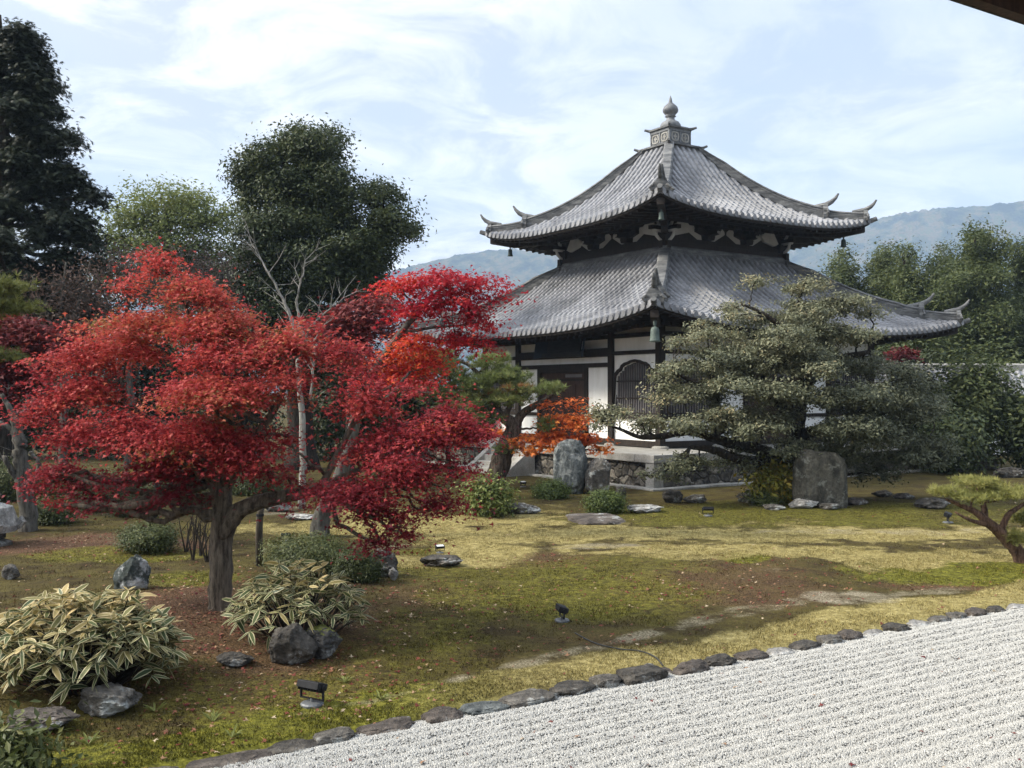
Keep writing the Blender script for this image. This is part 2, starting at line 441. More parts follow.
M['bark_pine'] = bark('pine_bark', (0.025, 0.018, 0.014), (0.15, 0.115, 0.09), 6)
M['bark_red'] = bark('red_pine_bark', (0.05, 0.028, 0.02), (0.20, 0.125, 0.09), 6)
M['bark_grey'] = bark('grey_bark', (0.045, 0.04, 0.035), (0.14, 0.13, 0.115))
M['bark_pale'] = bark('pale_bark', (0.16, 0.15, 0.14), (0.36, 0.345, 0.32))
G1 = (0.018, 0.028, 0.010)
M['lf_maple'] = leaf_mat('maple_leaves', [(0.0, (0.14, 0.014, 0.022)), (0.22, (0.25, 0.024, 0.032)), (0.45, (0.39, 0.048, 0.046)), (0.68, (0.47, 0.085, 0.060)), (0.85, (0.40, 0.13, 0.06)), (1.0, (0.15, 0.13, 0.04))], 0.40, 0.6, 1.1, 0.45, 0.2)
M['lf_crimson'] = leaf_mat('crimson_leaves', [(0.00, (0.1485, 0.0081, 0.0189)), (0.50, (0.3645, 0.0175, 0.0324)), (0.80, (0.5670, 0.0473, 0.0351)), (1.00, (0.6750, 0.1350, 0.0405))], 0.42, 0.6, 0.9, 0.3, 0.15)
M['lf_orange'] = leaf_mat('orange_leaves', [(0.00, (0.4830, 0.0862, 0.0287)), (0.50, (0.7500, 0.1955, 0.0403)), (0.85, (0.7500, 0.3105, 0.0575)), (1.00, (0.1840, 0.1725, 0.0460))], 0.4, 0.5, 1.2, 0.3)
M['lf_darkred'] = leaf_mat('dull_red_leaves', [(0.00, (0.0700, 0.0112, 0.0140)), (0.60, (0.1680, 0.0252, 0.0252)), (1.00, (0.2800, 0.0700, 0.0420))], 0.3, 0.6, 0.7, 0.3)
M['lf_brown'] = leaf_mat('brown_leaves', [(0.0, (0.060, 0.050, 0.042)), (0.6, (0.13, 0.088, 0.068)), (1.0, (0.20, 0.12, 0.085))], 0.25, 0.7, 0.5, 0.4)
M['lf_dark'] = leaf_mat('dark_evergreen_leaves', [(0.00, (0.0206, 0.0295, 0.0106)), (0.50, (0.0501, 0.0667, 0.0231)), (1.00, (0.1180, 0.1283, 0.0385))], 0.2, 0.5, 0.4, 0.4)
M['lf_conifer'] = leaf_mat('conifer_leaves', [(0.00, (0.0115, 0.0163, 0.0090)), (0.60, (0.0274, 0.0350, 0.0180)), (1.00, (0.0546, 0.0600, 0.0260))], 0.15, 0.6, 0.4, 0.3)
M['lf_yellowgreen'] = leaf_mat('yellow_green_leaves', [(0.0, (0.085, 0.105, 0.035)), (0.6, (0.16, 0.19, 0.060)), (1.0, (0.24, 0.25, 0.085))], 0.4, 0.6, 0.4, 0.4)
M['lf_mid'] = leaf_mat('mid_green_leaves', [(0.00, (0.0230, 0.0325, 0.0119)), (0.50, (0.0656, 0.0852, 0.0278)), (1.00, (0.1509, 0.1660, 0.0562))], 0.35, 0.5, 0.4, 0.35, 0.25)
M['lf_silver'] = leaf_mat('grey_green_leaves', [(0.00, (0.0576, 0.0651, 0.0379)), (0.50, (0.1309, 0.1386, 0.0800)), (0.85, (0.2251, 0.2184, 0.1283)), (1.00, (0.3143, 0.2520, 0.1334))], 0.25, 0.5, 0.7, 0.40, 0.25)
M['lf_pine'] = leaf_mat('pine_needles', [(0.00, (0.0650, 0.0845, 0.0260)), (0.50, (0.1495, 0.1820, 0.0546)), (0.85, (0.2470, 0.2470, 0.0845)), (1.00, (0.3120, 0.1430, 0.0520))], 0.25, 0.6, 0.8, 0.3)
M['lf_pine_light'] = leaf_mat('light_pine_needles', [(0.00, (0.1200, 0.1320, 0.0360)), (0.50, (0.2280, 0.2280, 0.0660)), (1.00, (0.3600, 0.3240, 0.1080))], 0.25, 0.6, 0.8, 0.3)
M['lf_shrub'] = leaf_mat('shrub_leaves', [(0.00, (0.0274, 0.0389, 0.0107)), (0.50, (0.0718, 0.0868, 0.0235)), (1.00, (0.1624, 0.1571, 0.0449))], 0.2, 0.5, 1.2, 0.4)
M['lf_shrub_light'] = leaf_mat('light_shrub_leaves', [(0.00, (0.0501, 0.0715, 0.0166)), (0.50, (0.1216, 0.1560, 0.0364)), (1.00, (0.2717, 0.2730, 0.0936))], 0.25, 0.5, 1.2, 0.3)
M['lf_yellow'] = leaf_mat('yellow_leaves', [(0.0, (0.06, 0.08, 0.015)), (0.5, (0.20, 0.19, 0.03)), (1.0, (0.42, 0.26, 0.04))], 0.3, 0.5, 1.5, 0.3)
M['sasa_green'] = leaf_mat('bamboo_leaf_green', [(0.0, (0.035, 0.055, 0.020)), (0.45, (0.085, 0.105, 0.035)), (0.75, (0.30, 0.235, 0.085)), (1.0, (0.48, 0.36, 0.16))], 0.25, 0.5, 1.2, 0.25)
M['sasa_edge'] = leaf_mat('bamboo_leaf_edge', [(0.0, (0.40, 0.37, 0.22)), (0.5, (0.52, 0.46, 0.27)), (1.0, (0.60, 0.46, 0.24))], 0.25, 0.5, 1.2, 0.2)
M['gravel'] = leaf_mat('white_gravel', [(0.0, (0.13, 0.125, 0.115)), (0.25, (0.27, 0.262, 0.24)), (1.0, (0.455, 0.445, 0.415))], 0.0, 0.9, 3.0, 0.2, 0.2)
M['fallen'] = leaf_mat('fallen_leaf', [(0.0, (0.10, 0.012, 0.012)), (0.4, (0.17, 0.05, 0.03)), (0.75, (0.26, 0.15, 0.08)), (1.0, (0.42, 0.33, 0.22))], 0.15, 0.7, 2, 0.2)
M['cable'] = speckle('cable_rubber', [(0.3, (0.02, 0.02, 0.02)), (0.7, (0.04, 0.04, 0.035))], 6, 0.6, 0)
M['pole'] = bark('pole_bark', (0.03, 0.025, 0.02), (0.11, 0.09, 0.07))
# ------------------------------------------------------------------ ground
def ground_weights(x, y):
    """what grows where: straw-dry grass, bright moss, red-brown litter, bare sand"""
    px, py = project(x, y, np.zeros_like(x))
    q = np.stack([x, y, np.zeros_like(x)], -1)
    nz = fbm(q * 0.9, 4, 11); nf = fbm(q * 3.1, 3, 23); nb = fbm(q * 0.35, 3, 31)
    d = border_d(x, y)
    def blob(cx, cy, rx, ry, soft=0.35):
        r = ((px - cx) / rx) ** 2 + ((py - cy) / ry) ** 2
        return 1 - smooth(0.35, 1.65, r + nz * 0.9 + nf * 0.45)
    def line(pts, w, soft=0.5):
        xs = [a for a, b in pts]; ys = [b for a, b in pts]
        ly = np.interp(px, xs, ys); inside = smooth(xs[0] - 25, xs[0] + 5, px) * (1 - smooth(xs[-1] - 5, xs[-1] + 25, px)) if xs[-1] < 1015 else smooth(xs[0] - 25, xs[0] + 5, px)
        dd = np.abs(py - ly + 3.0 * nb) / (w * np.maximum(1 + 0.9 * nz + 0.7 * nf, 0.25))
        return (1 - smooth(0.3, 1.5, dd)) * inside * np.clip(0.85 + 0.7 * nf + .4 * nz, 0.25, 1)
    near = (y > 4) & (y < 60)
    straw = np.maximum.reduce([
        line([(430, 533), (560, 533), (700, 536), (860, 535), (1024, 533)], 9),
        line([(560, 545), (700, 553), (800, 556), (900, 560), (1024, 556)], 10) * 0.95,
        line([(350, 520), (440, 522), (560, 524)], 12) * 0.9,
        blob(480, 552, 50, 14), blob(690, 556, 60, 10) * 0.6,
        blob(420, 560, 60, 8) * 0.6,
        line([(230, 528), (330, 528), (430, 540)], 6) * 0.7])
    straw = straw * (1 - .5 * line([(420, 541), (560, 543), (700, 546), (860, 545), (1024, 541)], 1.0))
    strip = (1 - smooth(0.75, 1.15, d + nz * 0.35 + nf * .15)) * (d > 0)          # dry grass strip along the edging
    rightness = smooth(300, 720, px)
    straw = np.maximum(straw, strip * (0.15 + 0.70 * rightness))
    green = np.maximum.reduce([
        blob(960, 572, 110, 15), blob(745, 562, 22, 6), blob(560, 598, 150, 30) * 0.62, blob(590, 572, 140, 16) * 0.5, blob(470, 575, 90, 14) * 0.5, blob(660, 610, 60, 20) * 0.5,
        blob(110, 556, 90, 9) * 0.7, blob(190, 585, 50, 12) * 0.7,
        blob(430, 640, 90, 26) * 0.5, blob(790, 515, 230, 13) * 0.62, blob(960, 512, 90, 12) * .5, blob(470, 505, 60, 9) * 0.35, blob(310, 715, 190, 40) * 0.55, blob(150, 690, 120, 30) * .45, blob(400, 660, 120, 30) * .4,
        strip * (1 - rightness) * 0.95, blob(440, 552, 70, 6) * .6, blob(90, 740, 130, 30) * .4])
    litter = np.maximum.reduce([
        blob(260, 640, 150, 40) * 0.72, blob(180, 620, 80, 24) * 0.8, blob(100, 545, 120, 14) * 0.85, blob(230, 690, 180, 30) * 0.5,
        blob(730, 588, 120, 26) * 0.55, blob(520, 560, 90, 9) * 0.55, blob(120, 690, 90, 20) * 0.6, blob(600, 640, 90, 10) * 0.4,
        blob(430, 600, 60, 16) * 0.5, blob(960, 586, 90, 5) * 0.7])
    sand = np.maximum.reduce([
        line([(300, 712), (380, 700), (470, 676), (560, 655), (650, 634), (730, 617), (800, 607)], 4.5) * .62,
        line([(730, 612), (810, 600), (900, 594), (960, 590)], 3.5) * 0.6,
        blob(850, 598, 46, 7) * .75, blob(790, 575, 34, 3) * 0.4, line([(760, 530), (880, 531), (1000, 529)], 3) * 0.6,
        line([(250, 510), (300, 512)], 5) * 0.7, blob(600, 546, 60, 3) * 0.6, blob(380, 546, 50, 5) * 0.5])
    o = near.astype(float)
    return np.stack([straw * o, green * o, litter * o, sand * o], -1)

def ground_mat():
    t = NT('moss_ground')
    at = t.n('ShaderNodeAttribute'); at.attribute_name = 'w'
    sp = t.n('ShaderNodeSeparateColor'); t.l(at.outputs['Color'], sp.inputs[0])
    pos = t.pos()
    n_hi = t.noise(9, 6, 0.7, vec=pos); n_mid = t.noise(1.6, 5, 0.6, vec=pos); n_fine = t.noise(42, 4, 0.7, vec=pos)
    base = t.ramp(t.math('ADD', t.math('MULTIPLY', n_mid, 0.6), t.math('MULTIPLY', n_hi, 0.4)),
                  [(0.38, (0.034, 0.024, 0.012)), (0.5, (0.060, 0.048, 0.017)), (0.62, (0.085, 0.072, 0.022))])
    def lay(w, c, cur, k=1.7):
        f = t.math('ADD', t.math('MULTIPLY', w, k), t.math('SUBTRACT', t.math('ADD', t.math('MULTIPLY', n_hi, 0.8), t.math('MULTIPLY', n_fine, 0.5)), 1.12 if k > 1.6 else 1.0), clamp=True)
        f = t.math('MULTIPLY', f, t.math('MINIMUM', t.math('MULTIPLY', w, 5.0), 1.0), clamp=True)
        return t.mix(f, cur, c)
    c = lay(sp.outputs[2], t.ramp(n_fine, [(0.36, (0.032, 0.020, 0.012)), (0.5, (0.080, 0.044, 0.027)), (0.62, (0.15, 0.090, 0.056))]), base)
    c = lay(sp.outputs[1], t.ramp(n_hi, [(0.38, (0.055, 0.054, 0.012)), (0.54, (0.13, 0.128, 0.020)), (0.66, (0.20, 0.185, 0.032))]), c)
    c = lay(sp.outputs[0], t.ramp(n_hi, [(0.36, (0.15, 0.122, 0.050)), (0.52, (0.27, 0.228, 0.092)), (0.66, (0.37, 0.318, 0.155))]), c, 2.0)
    c = lay(t.math('MULTIPLY', at.outputs['Alpha'], t.ramp(n_mid, [(0.40, (.45, .45, .45)), (0.58, (1, 1, 1))])), t.ramp(n_fine, [(0.36, (0.12, 0.10, 0.07)), (0.52, (0.25, 0.22, 0.165)), (0.66, (0.38, 0.35, 0.28))]), c)
    c = t.mix(1.0, c, (1.08, 1.05, 0.98), 'MULTIPLY')
    c = t.mix(0.55, c, t.ramp(n_fine, [(0.38, (0.35, 0.35, 0.35)), (0.6, (1.2, 1.2, 1.2))]), 'MULTIPLY')
    t.bump(t.math('ADD', t.math('MULTIPLY', n_fine, 0.6), n_hi), 0.8, 0.035)
    return t.done(c, 0.95, 0.1)
M['ground'] = ground_mat()

def axis(lo, hi, step, far, grow=1.35):
    a = list(np.arange(lo, hi + 1e-6, step)); s = step; q = hi
    while q < far: s *= grow; q += s; a.append(q)
    s = step; q = lo
    while q > -far: s *= grow; q -= s; a.insert(0, q)
    return np.array(a)
gx = axis(-16, 24, 0.12, 2400); gy = axis(6.5, 36, 0.10, 1800)
GX, GY = np.meshgrid(gx, gy)
gxf, gyf = GX.ravel(), GY.ravel()
gz = gh(gxf, gyf)
near = (np.abs(gxf) < 30) & (gyf > 5) & (gyf < 34)
gz = gz + np.where(near & (border_d(gxf, gyf) > 0.15), 0.022 * fbm(np.stack([gxf * 2.6, gyf * 2.6, gz], -1), 4, 77), 0)
nx, ny = len(gx), len(gy)
ii = np.arange(nx * ny).reshape(ny, nx)
gf = np.stack([ii[:-1, :-1], ii[:-1, 1:], ii[1:, 1:], ii[1:, :-1]], -1).reshape(-1, 4)
gw = ground_weights(gxf, gyf)
struct(mesh_np('ground', np.stack([gxf, gyf, gz], -1), [gf], M['ground'], attrs=[('w', 'FLOAT_COLOR', 'POINT', gw)], smooth_=True))

# short blades of moss and dry grass (uncountable)
def blades(n, ylo, yhi, hgt, wid, seed, cond):
    r = np.random.default_rng(seed)
    yy = ylo + (yhi - ylo) * r.random(n * 3) ** 1.3
    xx = (r.random(n * 3) - 0.5) * 2 * (yy * 0.56 + 0.6)
    w = ground_weights(xx, yy); d = border_d(xx, yy)
    keep = (d > 0.12) & (r.random(n * 3) < cond(w, d)); xx, yy, w = xx[keep][:n], yy[keep][:n], w[keep][:n]
    m = len(xx); zz = gh(xx, yy)
    ang = r.random(m) * 2 * PI; h = hgt * (0.5 + r.random(m)); ln = r.normal(0, 0.5, (m, 2)) * h[:, None]
    c, s = np.cos(ang) * wid, np.sin(ang) * wid
    V = np.zeros((m, 3, 3))
    V[:, 0] = np.stack([xx - c, yy - s, zz - 0.005], -1); V[:, 1] = np.stack([xx + c, yy + s, zz - 0.005], -1)
    V[:, 2] = np.stack([xx + ln[:, 0], yy + ln[:, 1], zz + h], -1)
    w2 = w * (0.75 + 0.5 * r.random((m, 1)))
    return V.reshape(-1, 3), np.arange(m * 3).reshape(m, 3), np.repeat(w2, 3, 0)
V, Fc, W = blades(260000, 7.6, 27, 0.020, 0.005, 5, lambda w, d: np.clip(0.25 + w[:, 0] + 0.6 * w[:, 1] - w[:, 3] - 0.2 * w[:, 2], 0, 1))
stuff(mesh_np('grass', V, [Fc], M['ground'], attrs=[('w', 'FLOAT_COLOR', 'POINT', W)]))

# raked gravel: ridged bed, loose stones on top
e_al = np.array([1.0, SL]) * BC; e_pp = np.array([SL, -1.0]) * BC
o_b = np.array([BX[1], BY[1]])
def ridge_h(al, pp):
    ph = pp / 0.17 + 0.22 * fbm(np.stack([al * 0.45, pp * 0.8, np.zeros_like(al)], -1), 2, 41)
    c = 0.5 + 0.5 * np.cos(2 * PI * ph)
    return -0.050 + 0.022 * c ** .8 + 0.011 * fbm(np.stack([al * 5, pp * 7, np.zeros_like(al)], -1), 2, 43)
al = np.concatenate([np.arange(-30, -4, 0.8), np.arange(-4, 20, 0.09), np.arange(20, 60, 0.8)]); pp = np.concatenate([np.arange(-0.12, 9, 0.024), np.arange(9, 16, .1)])
AL, PP = np.meshgrid(al, pp); alf, ppf = AL.ravel(), PP.ravel()
bx_ = o_b[0] + alf * e_al[0] + ppf * e_pp[0]; by_ = o_b[1] + alf * e_al[1] + ppf * e_pp[1]
bz = ridge_h(alf, ppf) * smooth(-0.2, 0.4, ppf) - 0.05 * (1 - smooth(-0.1, 0.3, ppf))
n1_, n2_ = len(al), len(pp); ii = np.arange(n1_ * n2_).reshape(n2_, n1_)
bf = np.stack([ii[:-1, :-1], ii[1:, :-1], ii[1:, 1:], ii[:-1, 1:]], -1).reshape(-1, 4)
struct(mesh_np('gravel_bed', np.stack([bx_, by_, bz], -1), [bf],
    speckle('gravel_bed', [(0.38, (0.17, 0.165, 0.155)), (0.52, (0.28, 0.272, 0.252)), (0.64, (0.37, 0.362, 0.34))], 26, 0.95, 0.9, 0.03, 0.1, fine=60), smooth_=True))
NG = 210000
r = np.random.default_rng(3)
yy = 7.2 + 8.2 * r.random(NG * 4) ** 1.35; xx = -4.5 + 13.5 * r.random(NG * 4)
pxx, pyy = project(xx, yy, np.zeros_like(xx))
dd = border_d(xx, yy)
k = (dd < 0.0) & (pxx > -20) & (pxx < 1050) & (pyy < 790) & (pyy > 590)
xx, yy = xx[k][:NG], yy[k][:NG]
rel = np.stack([xx - o_b[0], yy - o_b[1]], -1); a_ = rel @ e_al; p_ = rel @ e_pp
zz = ridge_h(a_, p_) * smooth(-0.2, 0.4, p_) - 0.05 * (1 - smooth(-0.1, 0.3, p_))
m = len(xx); size = 0.0105 * (0.7 + 0.7 * r.random(m))
oct_ = np.array([(1, 0, 0), (0, 1, 0), (-1, 0, 0), (0, -1, 0), (0, 0, 0.8), (0, 0, -0.8)], float)
rot = r.random(m) * 2 * PI; c, s = np.cos(rot), np.sin(rot)
Vg = np.zeros((m, 6, 3)); jit = 1 + 0.5 * (r.random((m, 6)) - 0.5)
ox = oct_[None, :, 0] * jit; oy = oct_[None, :, 1] * jit * 0.85; oz = oct_[None, :, 2] * jit + 0.35 * oct_[None, :, 0] * (r.random((m, 1)) - .5)
Vg[..., 0] = xx[:, None] + size[:, None] * (c[:, None] * ox - s[:, None] * oy)
Vg[..., 1] = yy[:, None] + size[:, None] * (s[:, None] * ox + c[:, None] * oy)
Vg[..., 2] = zz[:, None] + size[:, None] * (oz + 0.45)
ft = np.array([(0, 1, 4), (1, 2, 4), (2, 3, 4), (3, 0, 4), (1, 0, 5), (2, 1, 5), (3, 2, 5), (0, 3, 5)])
Fg = (np.arange(m)[:, None, None] * 6 + ft[None]).reshape(-1, 3)
tone = np.clip(0.66 + 0.20 * r.normal(size=m), 0.2, 1); tone[r.random(m) < 0.012] = 0.0
stuff(mesh_np('gravel', Vg.reshape(-1, 3), [Fg], M['gravel'], attrs=[('tone', 'FLOAT', 'FACE', np.repeat(tone, 8))]))

HAZE = 0.00029
# wooded hills far behind, seen through the haze
def hills(name, xs, tops, Y0, depth, seed):
    nx_, ny_ = 900, 60
    X = np.linspace(xs[0], xs[-1], nx_); T = np.interp(X, xs, tops)
    vv = np.linspace(0, 1, ny_)
    XX, VV = np.meshgrid(X, vv); TT = np.tile(T, (ny_, 1))
    q = np.stack([XX * 0.0037, VV * 3, np.zeros_like(XX)], -1)
    YY = Y0 + depth * VV
    Z = TT * np.sin(np.minimum(VV * 1.25, 1) * PI / 2) ** 1.1 * (1 + 0.13 * fbm(q, 4, seed) * (1 - VV * .5))
    Z = Z + 7.0 * np.abs(fbm(np.stack([XX * 0.05, VV * 30, np.zeros_like(XX)], -1), 4, seed + 9)) * (VV > 0.02) + 5.0 * vnoise(np.stack([XX * .14, VV * 60, np.zeros_like(XX)], -1), seed + 3) * (VV > .02)
    Z[0] = -2
    ii = np.arange(nx_ * ny_).reshape(ny_, nx_)
    f = np.stack([ii[:-1, :-1], ii[:-1, 1:], ii[1:, 1:], ii[1:, :-1]], -1).reshape(-1, 4)
    t = NT(name + '_woods')
    v = t.pos()
    c = t.ramp(t.noise(0.022, 6, 0.7, vec=v), [(0.40, (0.006, 0.014, 0.008)), (0.5, (0.06, 0.072, 0.025)), (0.57, (0.15, 0.105, 0.05)), (0.64, (0.08, 0.10, 0.035))])
    t.bump(t.noise(0.07, 6, 0.75, vec=v), 1.0, 16.0)
    m_ = t.done(c, 0.95, 0.05)
    return struct(mesh_np(name, np.stack([XX, YY, Z], -1).reshape(-1, 3), [f], m_, smooth_=True))
def hillpts(pts, Y):
    return [P(a, b, Y)[0] for a, b in pts], [P(a, b, Y)[2] for a, b in pts]
YH = 1800
hx, hz = hillpts([(-700, 330), (-200, 310), (200, 300), (330, 286), (400, 268), (450, 257), (500, 250), (560, 250), (620, 262), (680, 275), (760, 262), (820, 238), (880, 224), (930, 214), (1000, 206), (1060, 200), (1200, 205), (1500, 250), (1900, 320)], YH + 380)
hills('hills', hx, hz, YH, 480, 5)

# the air: pale even haze filling one closed box round everything
mb = MB(); mb.box(-3600, 3600, -900, 2500, -3.0, 520.0)
hz_m = bpy.data.materials.new('haze_air'); hz_m.use_nodes = True
ht = hz_m.node_tree; ht.nodes.clear()
ho = ht.nodes.new('ShaderNodeOutputMaterial'); hv = ht.nodes.new('ShaderNodeVolumePrincipled')
hv.inputs['Color'].default_value = (0.54, 0.73, 1.0, 1); hv.inputs['Density'].default_value = HAZE; hv.inputs['Anisotropy'].default_value = 0.0
ht.links.new(hv.outputs[0], ho.inputs['Volume'])
stuff(mb.build('haze', hz_m))
# ------------------------------------------------------------------ the temple hall
TC = np.array([6.632, 41.143]); TR = -(PI / 4 + 0.204)
hall = thing('temple_hall', 'white walled temple hall with two tiers of grey tiled roof and a jewel finial', 'temple', (TC[0], TC[1], 0), TR)
HM = Matrix.Translation((TC[0], TC[1], 0)) @ Matrix.Rotation(TR, 4, 'Z')
FACES = [Matrix.Rotation(k * PI / 2, 4, 'Z') for k in range(4)]
PLH, WH = 1.05, 5.588

def roof_z(u, d, R):
    s, t, ze, zt, L, a = R['s'], R['t'], R['ze'], R['zt'], R['L'], R['a']
    w = np.clip((s - d) / (s - t), 0, 1.05)
    z = ze + (zt - ze) * (a * w + (1 - a) * w * w) + L * (np.abs(u) / np.maximum(d, 0.01)) ** 3.2 * np.maximum(1 - w, 0) ** 1.6
    if R.get('step'):
        z = z + 0.045 * (w > R['step'])
    return z
UP = dict(s=5.63, t=0.80, ze=9.32, zt=13.02, L=0.50, a=0.16)
LO = dict(s=8.08, t=3.30, ze=5.10, zt=8.10, L=0.60, a=0.34, step=0.36)

def tile_roof(R, rows, name):
    s, t = R['s'], R['t']; p = 2 * s / rows; r = 0.30 * p
    offs = np.array([-0.5, -0.40, -0.301, -0.30, -0.22, -0.12, 0, 0.12, 0.22, 0.30, 0.301, 0.40]) * p
    prof = np.where(np.abs(offs) <= 0.3001 * p, np.sqrt(np.maximum(r * r - offs ** 2, 0)) * 1.15 + 0.025, -0.028 * np.cos((np.abs(offs) / p - 0.5) / 0.2 * PI / 2))
    U = np.concatenate([offs + (k + 0.5) * p - s for k in range(rows)] + [[s]]); H = np.concatenate([np.tile(prof, rows), [0]])
    nc = int(round((s - t) * 1.12 / 0.27)); D = []; SAW = []
    for j in range(nc):
        f0, f1 = j / nc, (j + 1) / nc
        for f, sw in ((f0 + 0.0005, 1.0), (0.5 * (f0 + f1), 0.5), (f1 - 0.0005, 0.0)):
            D.append(s - (s - t) * f); SAW.append(sw)
    D = np.array(D); SAW = np.array(SAW)
    UU, DD = np.meshgrid(U, D); HH = np.tile(H, (len(D), 1)); SS = np.tile(SAW[:, None], (1, len(U)))
    Uc = np.clip(UU, -DD, DD)
    Z = roof_z(Uc, DD, R) + HH + 0.030 * SS
    rn = np.random.default_rng(19)
    Z = Z + np.repeat(rn.normal(0, 0.004, (nc, len(U))) + np.repeat(rn.normal(0, 0.004, (nc, (len(U) + 11) // 12)), 12, 1)[:, :len(U)], 3, 0)
    n1, n2 = len(U), len(D); ii = np.arange(n1 * n2).reshape(n2, n1)
    f = np.stack([ii[:-1, :-1], ii[:-1, 1:], ii[1:, 1:], ii[1:, :-1]], -1).reshape(-1, 4)
    out = (np.abs(UU) > DD)[:-1, :-1] & (np.abs(UU) > DD)[:-1, 1:] & (np.abs(UU) > DD)[1:, 1:] & (np.abs(UU) > DD)[1:, :-1]
    f = f[~out.ravel()]
    Vf = np.stack([Uc, -DD, Z], -1).reshape(-1, 3)
    # eave face below the tile ends, then round end discs
    ez0 = roof_z(Uc[0], DD[0], R) - 0.085
    Ve = np.stack([Uc[0], -DD[0], ez0], -1)
    nb = len(Vf); fe = np.stack([np.arange(n1 - 1) + nb, np.arange(1, n1) + nb, ii[0, 1:], ii[0, :-1]], -1)
    Vd = []; fd = []; nd = nb + len(Ve)
    for k in range(rows):
        u0 = (k + 0.5) * p - s; z0 = float(roof_z(np.array(u0), np.array(s), R)) + 0.02; b = nd + len(Vd)
        for q in range(8):
            a = 2 * PI * q / 8; Vd.append((u0 + 1.12 * r * math.cos(a), -s - 0.05, z0 + 1.12 * r * math.sin(a)))
        for q in range(8):
            a = 2 * PI * q / 8; Vd.append((u0 + 1.12 * r * math.cos(a), -s + 0.05, z0 + 1.12 * r * math.sin(a)))
        for q in range(8): fd.append((b + q, b + 8 + q, b + 8 + (q + 1) % 8, b + (q + 1) % 8))
        fd.append((b, b + 1, b + 2, b + 3)); fd.append((b, b + 3, b + 4, b + 7)); fd.append((b + 4, b + 5, b + 6, b + 7))
    V1 = np.concatenate([Vf, Ve, np.array(Vd)]); F1 = np.concatenate([f, fe, np.array(fd)])
    Vs, Fs = [], []
    for k in range(4):
        Rm = np.array(FACES[k].to_3x3()); Vs.append(V1 @ Rm.T); Fs.append(F1 + k * len(V1))
    return mesh_np(name, np.concatenate(Vs), [np.concatenate(Fs)], M['tile'], hall)

up_roof = tile_roof(UP, 36, 'upper_roof')
lo_roof = tile_roof(LO, 52, 'lower_roof')

def soffit_and_rafters(R, wall, rows, parent, top_in):
    s = R['s']; mb = MB(); rb = MB(); pe = 2 * s / rows
    for k in range(4):
        Mx = FACES[k]; n = 40; vs = []; fs = []
        for j, d in enumerate((s - 0.06, s - 0.9, wall)):
            for i in range(n + 1):
                u = (2 * i / n - 1) * d
                z = float(roof_z(np.array(u), np.array(s - 0.06 if j == 0 else d), R))
                ez = float(roof_z(np.array(u * s / d), np.array(s), R))
                z = ez - 0.10 if j == 0 else (ez - 0.12 + 0.10 if j == 1 else top_in + (ez - R['ze']) * 0.35)
                vs.append(Mx @ Vector((u, -d, z)))
        for j in range(2):
            for i in range(n): fs.append((j * (n + 1) + i, (j + 1) * (n + 1) + i, (j + 1) * (n + 1) + i + 1, j * (n + 1) + i + 1))
        mb.add(vs, fs)
        # edge board under the tiles
        for i in range(n):
            u0, u1 = (2 * i / n - 1) * (s - 0.08), (2 * (i + 1) / n - 1) * (s - 0.08)
            z0, z1 = (float(roof_z(np.array(q * s / (s - .08)), np.array(s), R)) for q in (u0, u1))
            vs = []
            for (u, z) in ((u0, z0), (u1, z1)):
                for (dd, dz) in ((s - 0.05, -0.075), (s - 0.05, -0.155), (s - 0.22, -0.155), (s - 0.22, -0.075)): vs.append(Mx @ Vector((u, -dd, z + dz)))
            mb.add(vs, [(0, 1, 5, 4), (1, 2, 6, 5), (2, 3, 7, 6)])
        for i in range(rows * 9 // 10):
            u = -s * 0.965 + (i + 0.5) * (2 * s * 0.965) / (rows * 9 // 10)
            ez = float(roof_z(np.array(u), np.array(s), R))
            for (d0, d1, dz0, dz1, w, h) in ((s - 0.16, max(s - 1.5, abs(u)), -0.15, -0.05, 0.05, 0.085), (s - 0.85, max(wall, abs(u)), -0.20, None, 0.055, 0.10)):
                if d0 - d1 < 0.05: continue
                za = ez + dz0
                zb = (top_in + (ez - R['ze']) * 0.35 - 0.08) if dz1 is None else ez + dz1
                if dz1 is None:
                    full = (s - 0.85) - wall; zb = za + (zb - za) * min(1, (d0 - d1) / full)
                else: zb = za + (zb - za) * (d0 - d1) / 1.34
                vs = [Mx @ Vector(q) for q in ((u - w, -d0, za - h), (u + w, -d0, za - h), (u + w, -d0, za), (u - w, -d0, za), (u - w, -d1, zb - h), (u + w, -d1, zb - h), (u + w, -d1, zb), (u - w, -d1, zb))]
                rb.add(vs, [(0, 1, 2, 3), (4, 7, 6, 5), (0, 4, 5, 1), (3, 2, 6, 7), (0, 3, 7, 4), (1, 5, 6, 2)])
        # hip rafter under each corner
        C = Matrix.Rotation(k * PI / 2 + PI / 4, 4, 'Z')
        rt = s * math.sqrt(2); tip = R['ze'] + R['L']
        vs = []
        for (rr, z) in ((rt - 0.25, tip - 0.16), (rt - 1.3, tip - 0.36), (wall * 1.414, top_in + 0.05)):
            for (w, dz) in ((-0.13, -0.28), (0.13, -0.28), (0.13, 0.0), (-0.13, 0.0)): vs.append(C @ Vector((w, -rr, z + dz)))
        rb.add(vs, [(0, 1, 2, 3), (11, 10, 9, 8)] + [(j * 4 + q, j * 4 + 4 + q, j * 4 + 4 + (q + 1) % 4, j * 4 + (q + 1) % 4) for j in range(2) for q in range(4)])
    mb.build('soffit', M['wood'], parent); rb.build('rafters', M['wood'], parent)
soffit_and_rafters(UP, 3.15, 36, up_roof, 9.55)
soffit_and_rafters(LO, WH, 52, lo_roof, 5.42)

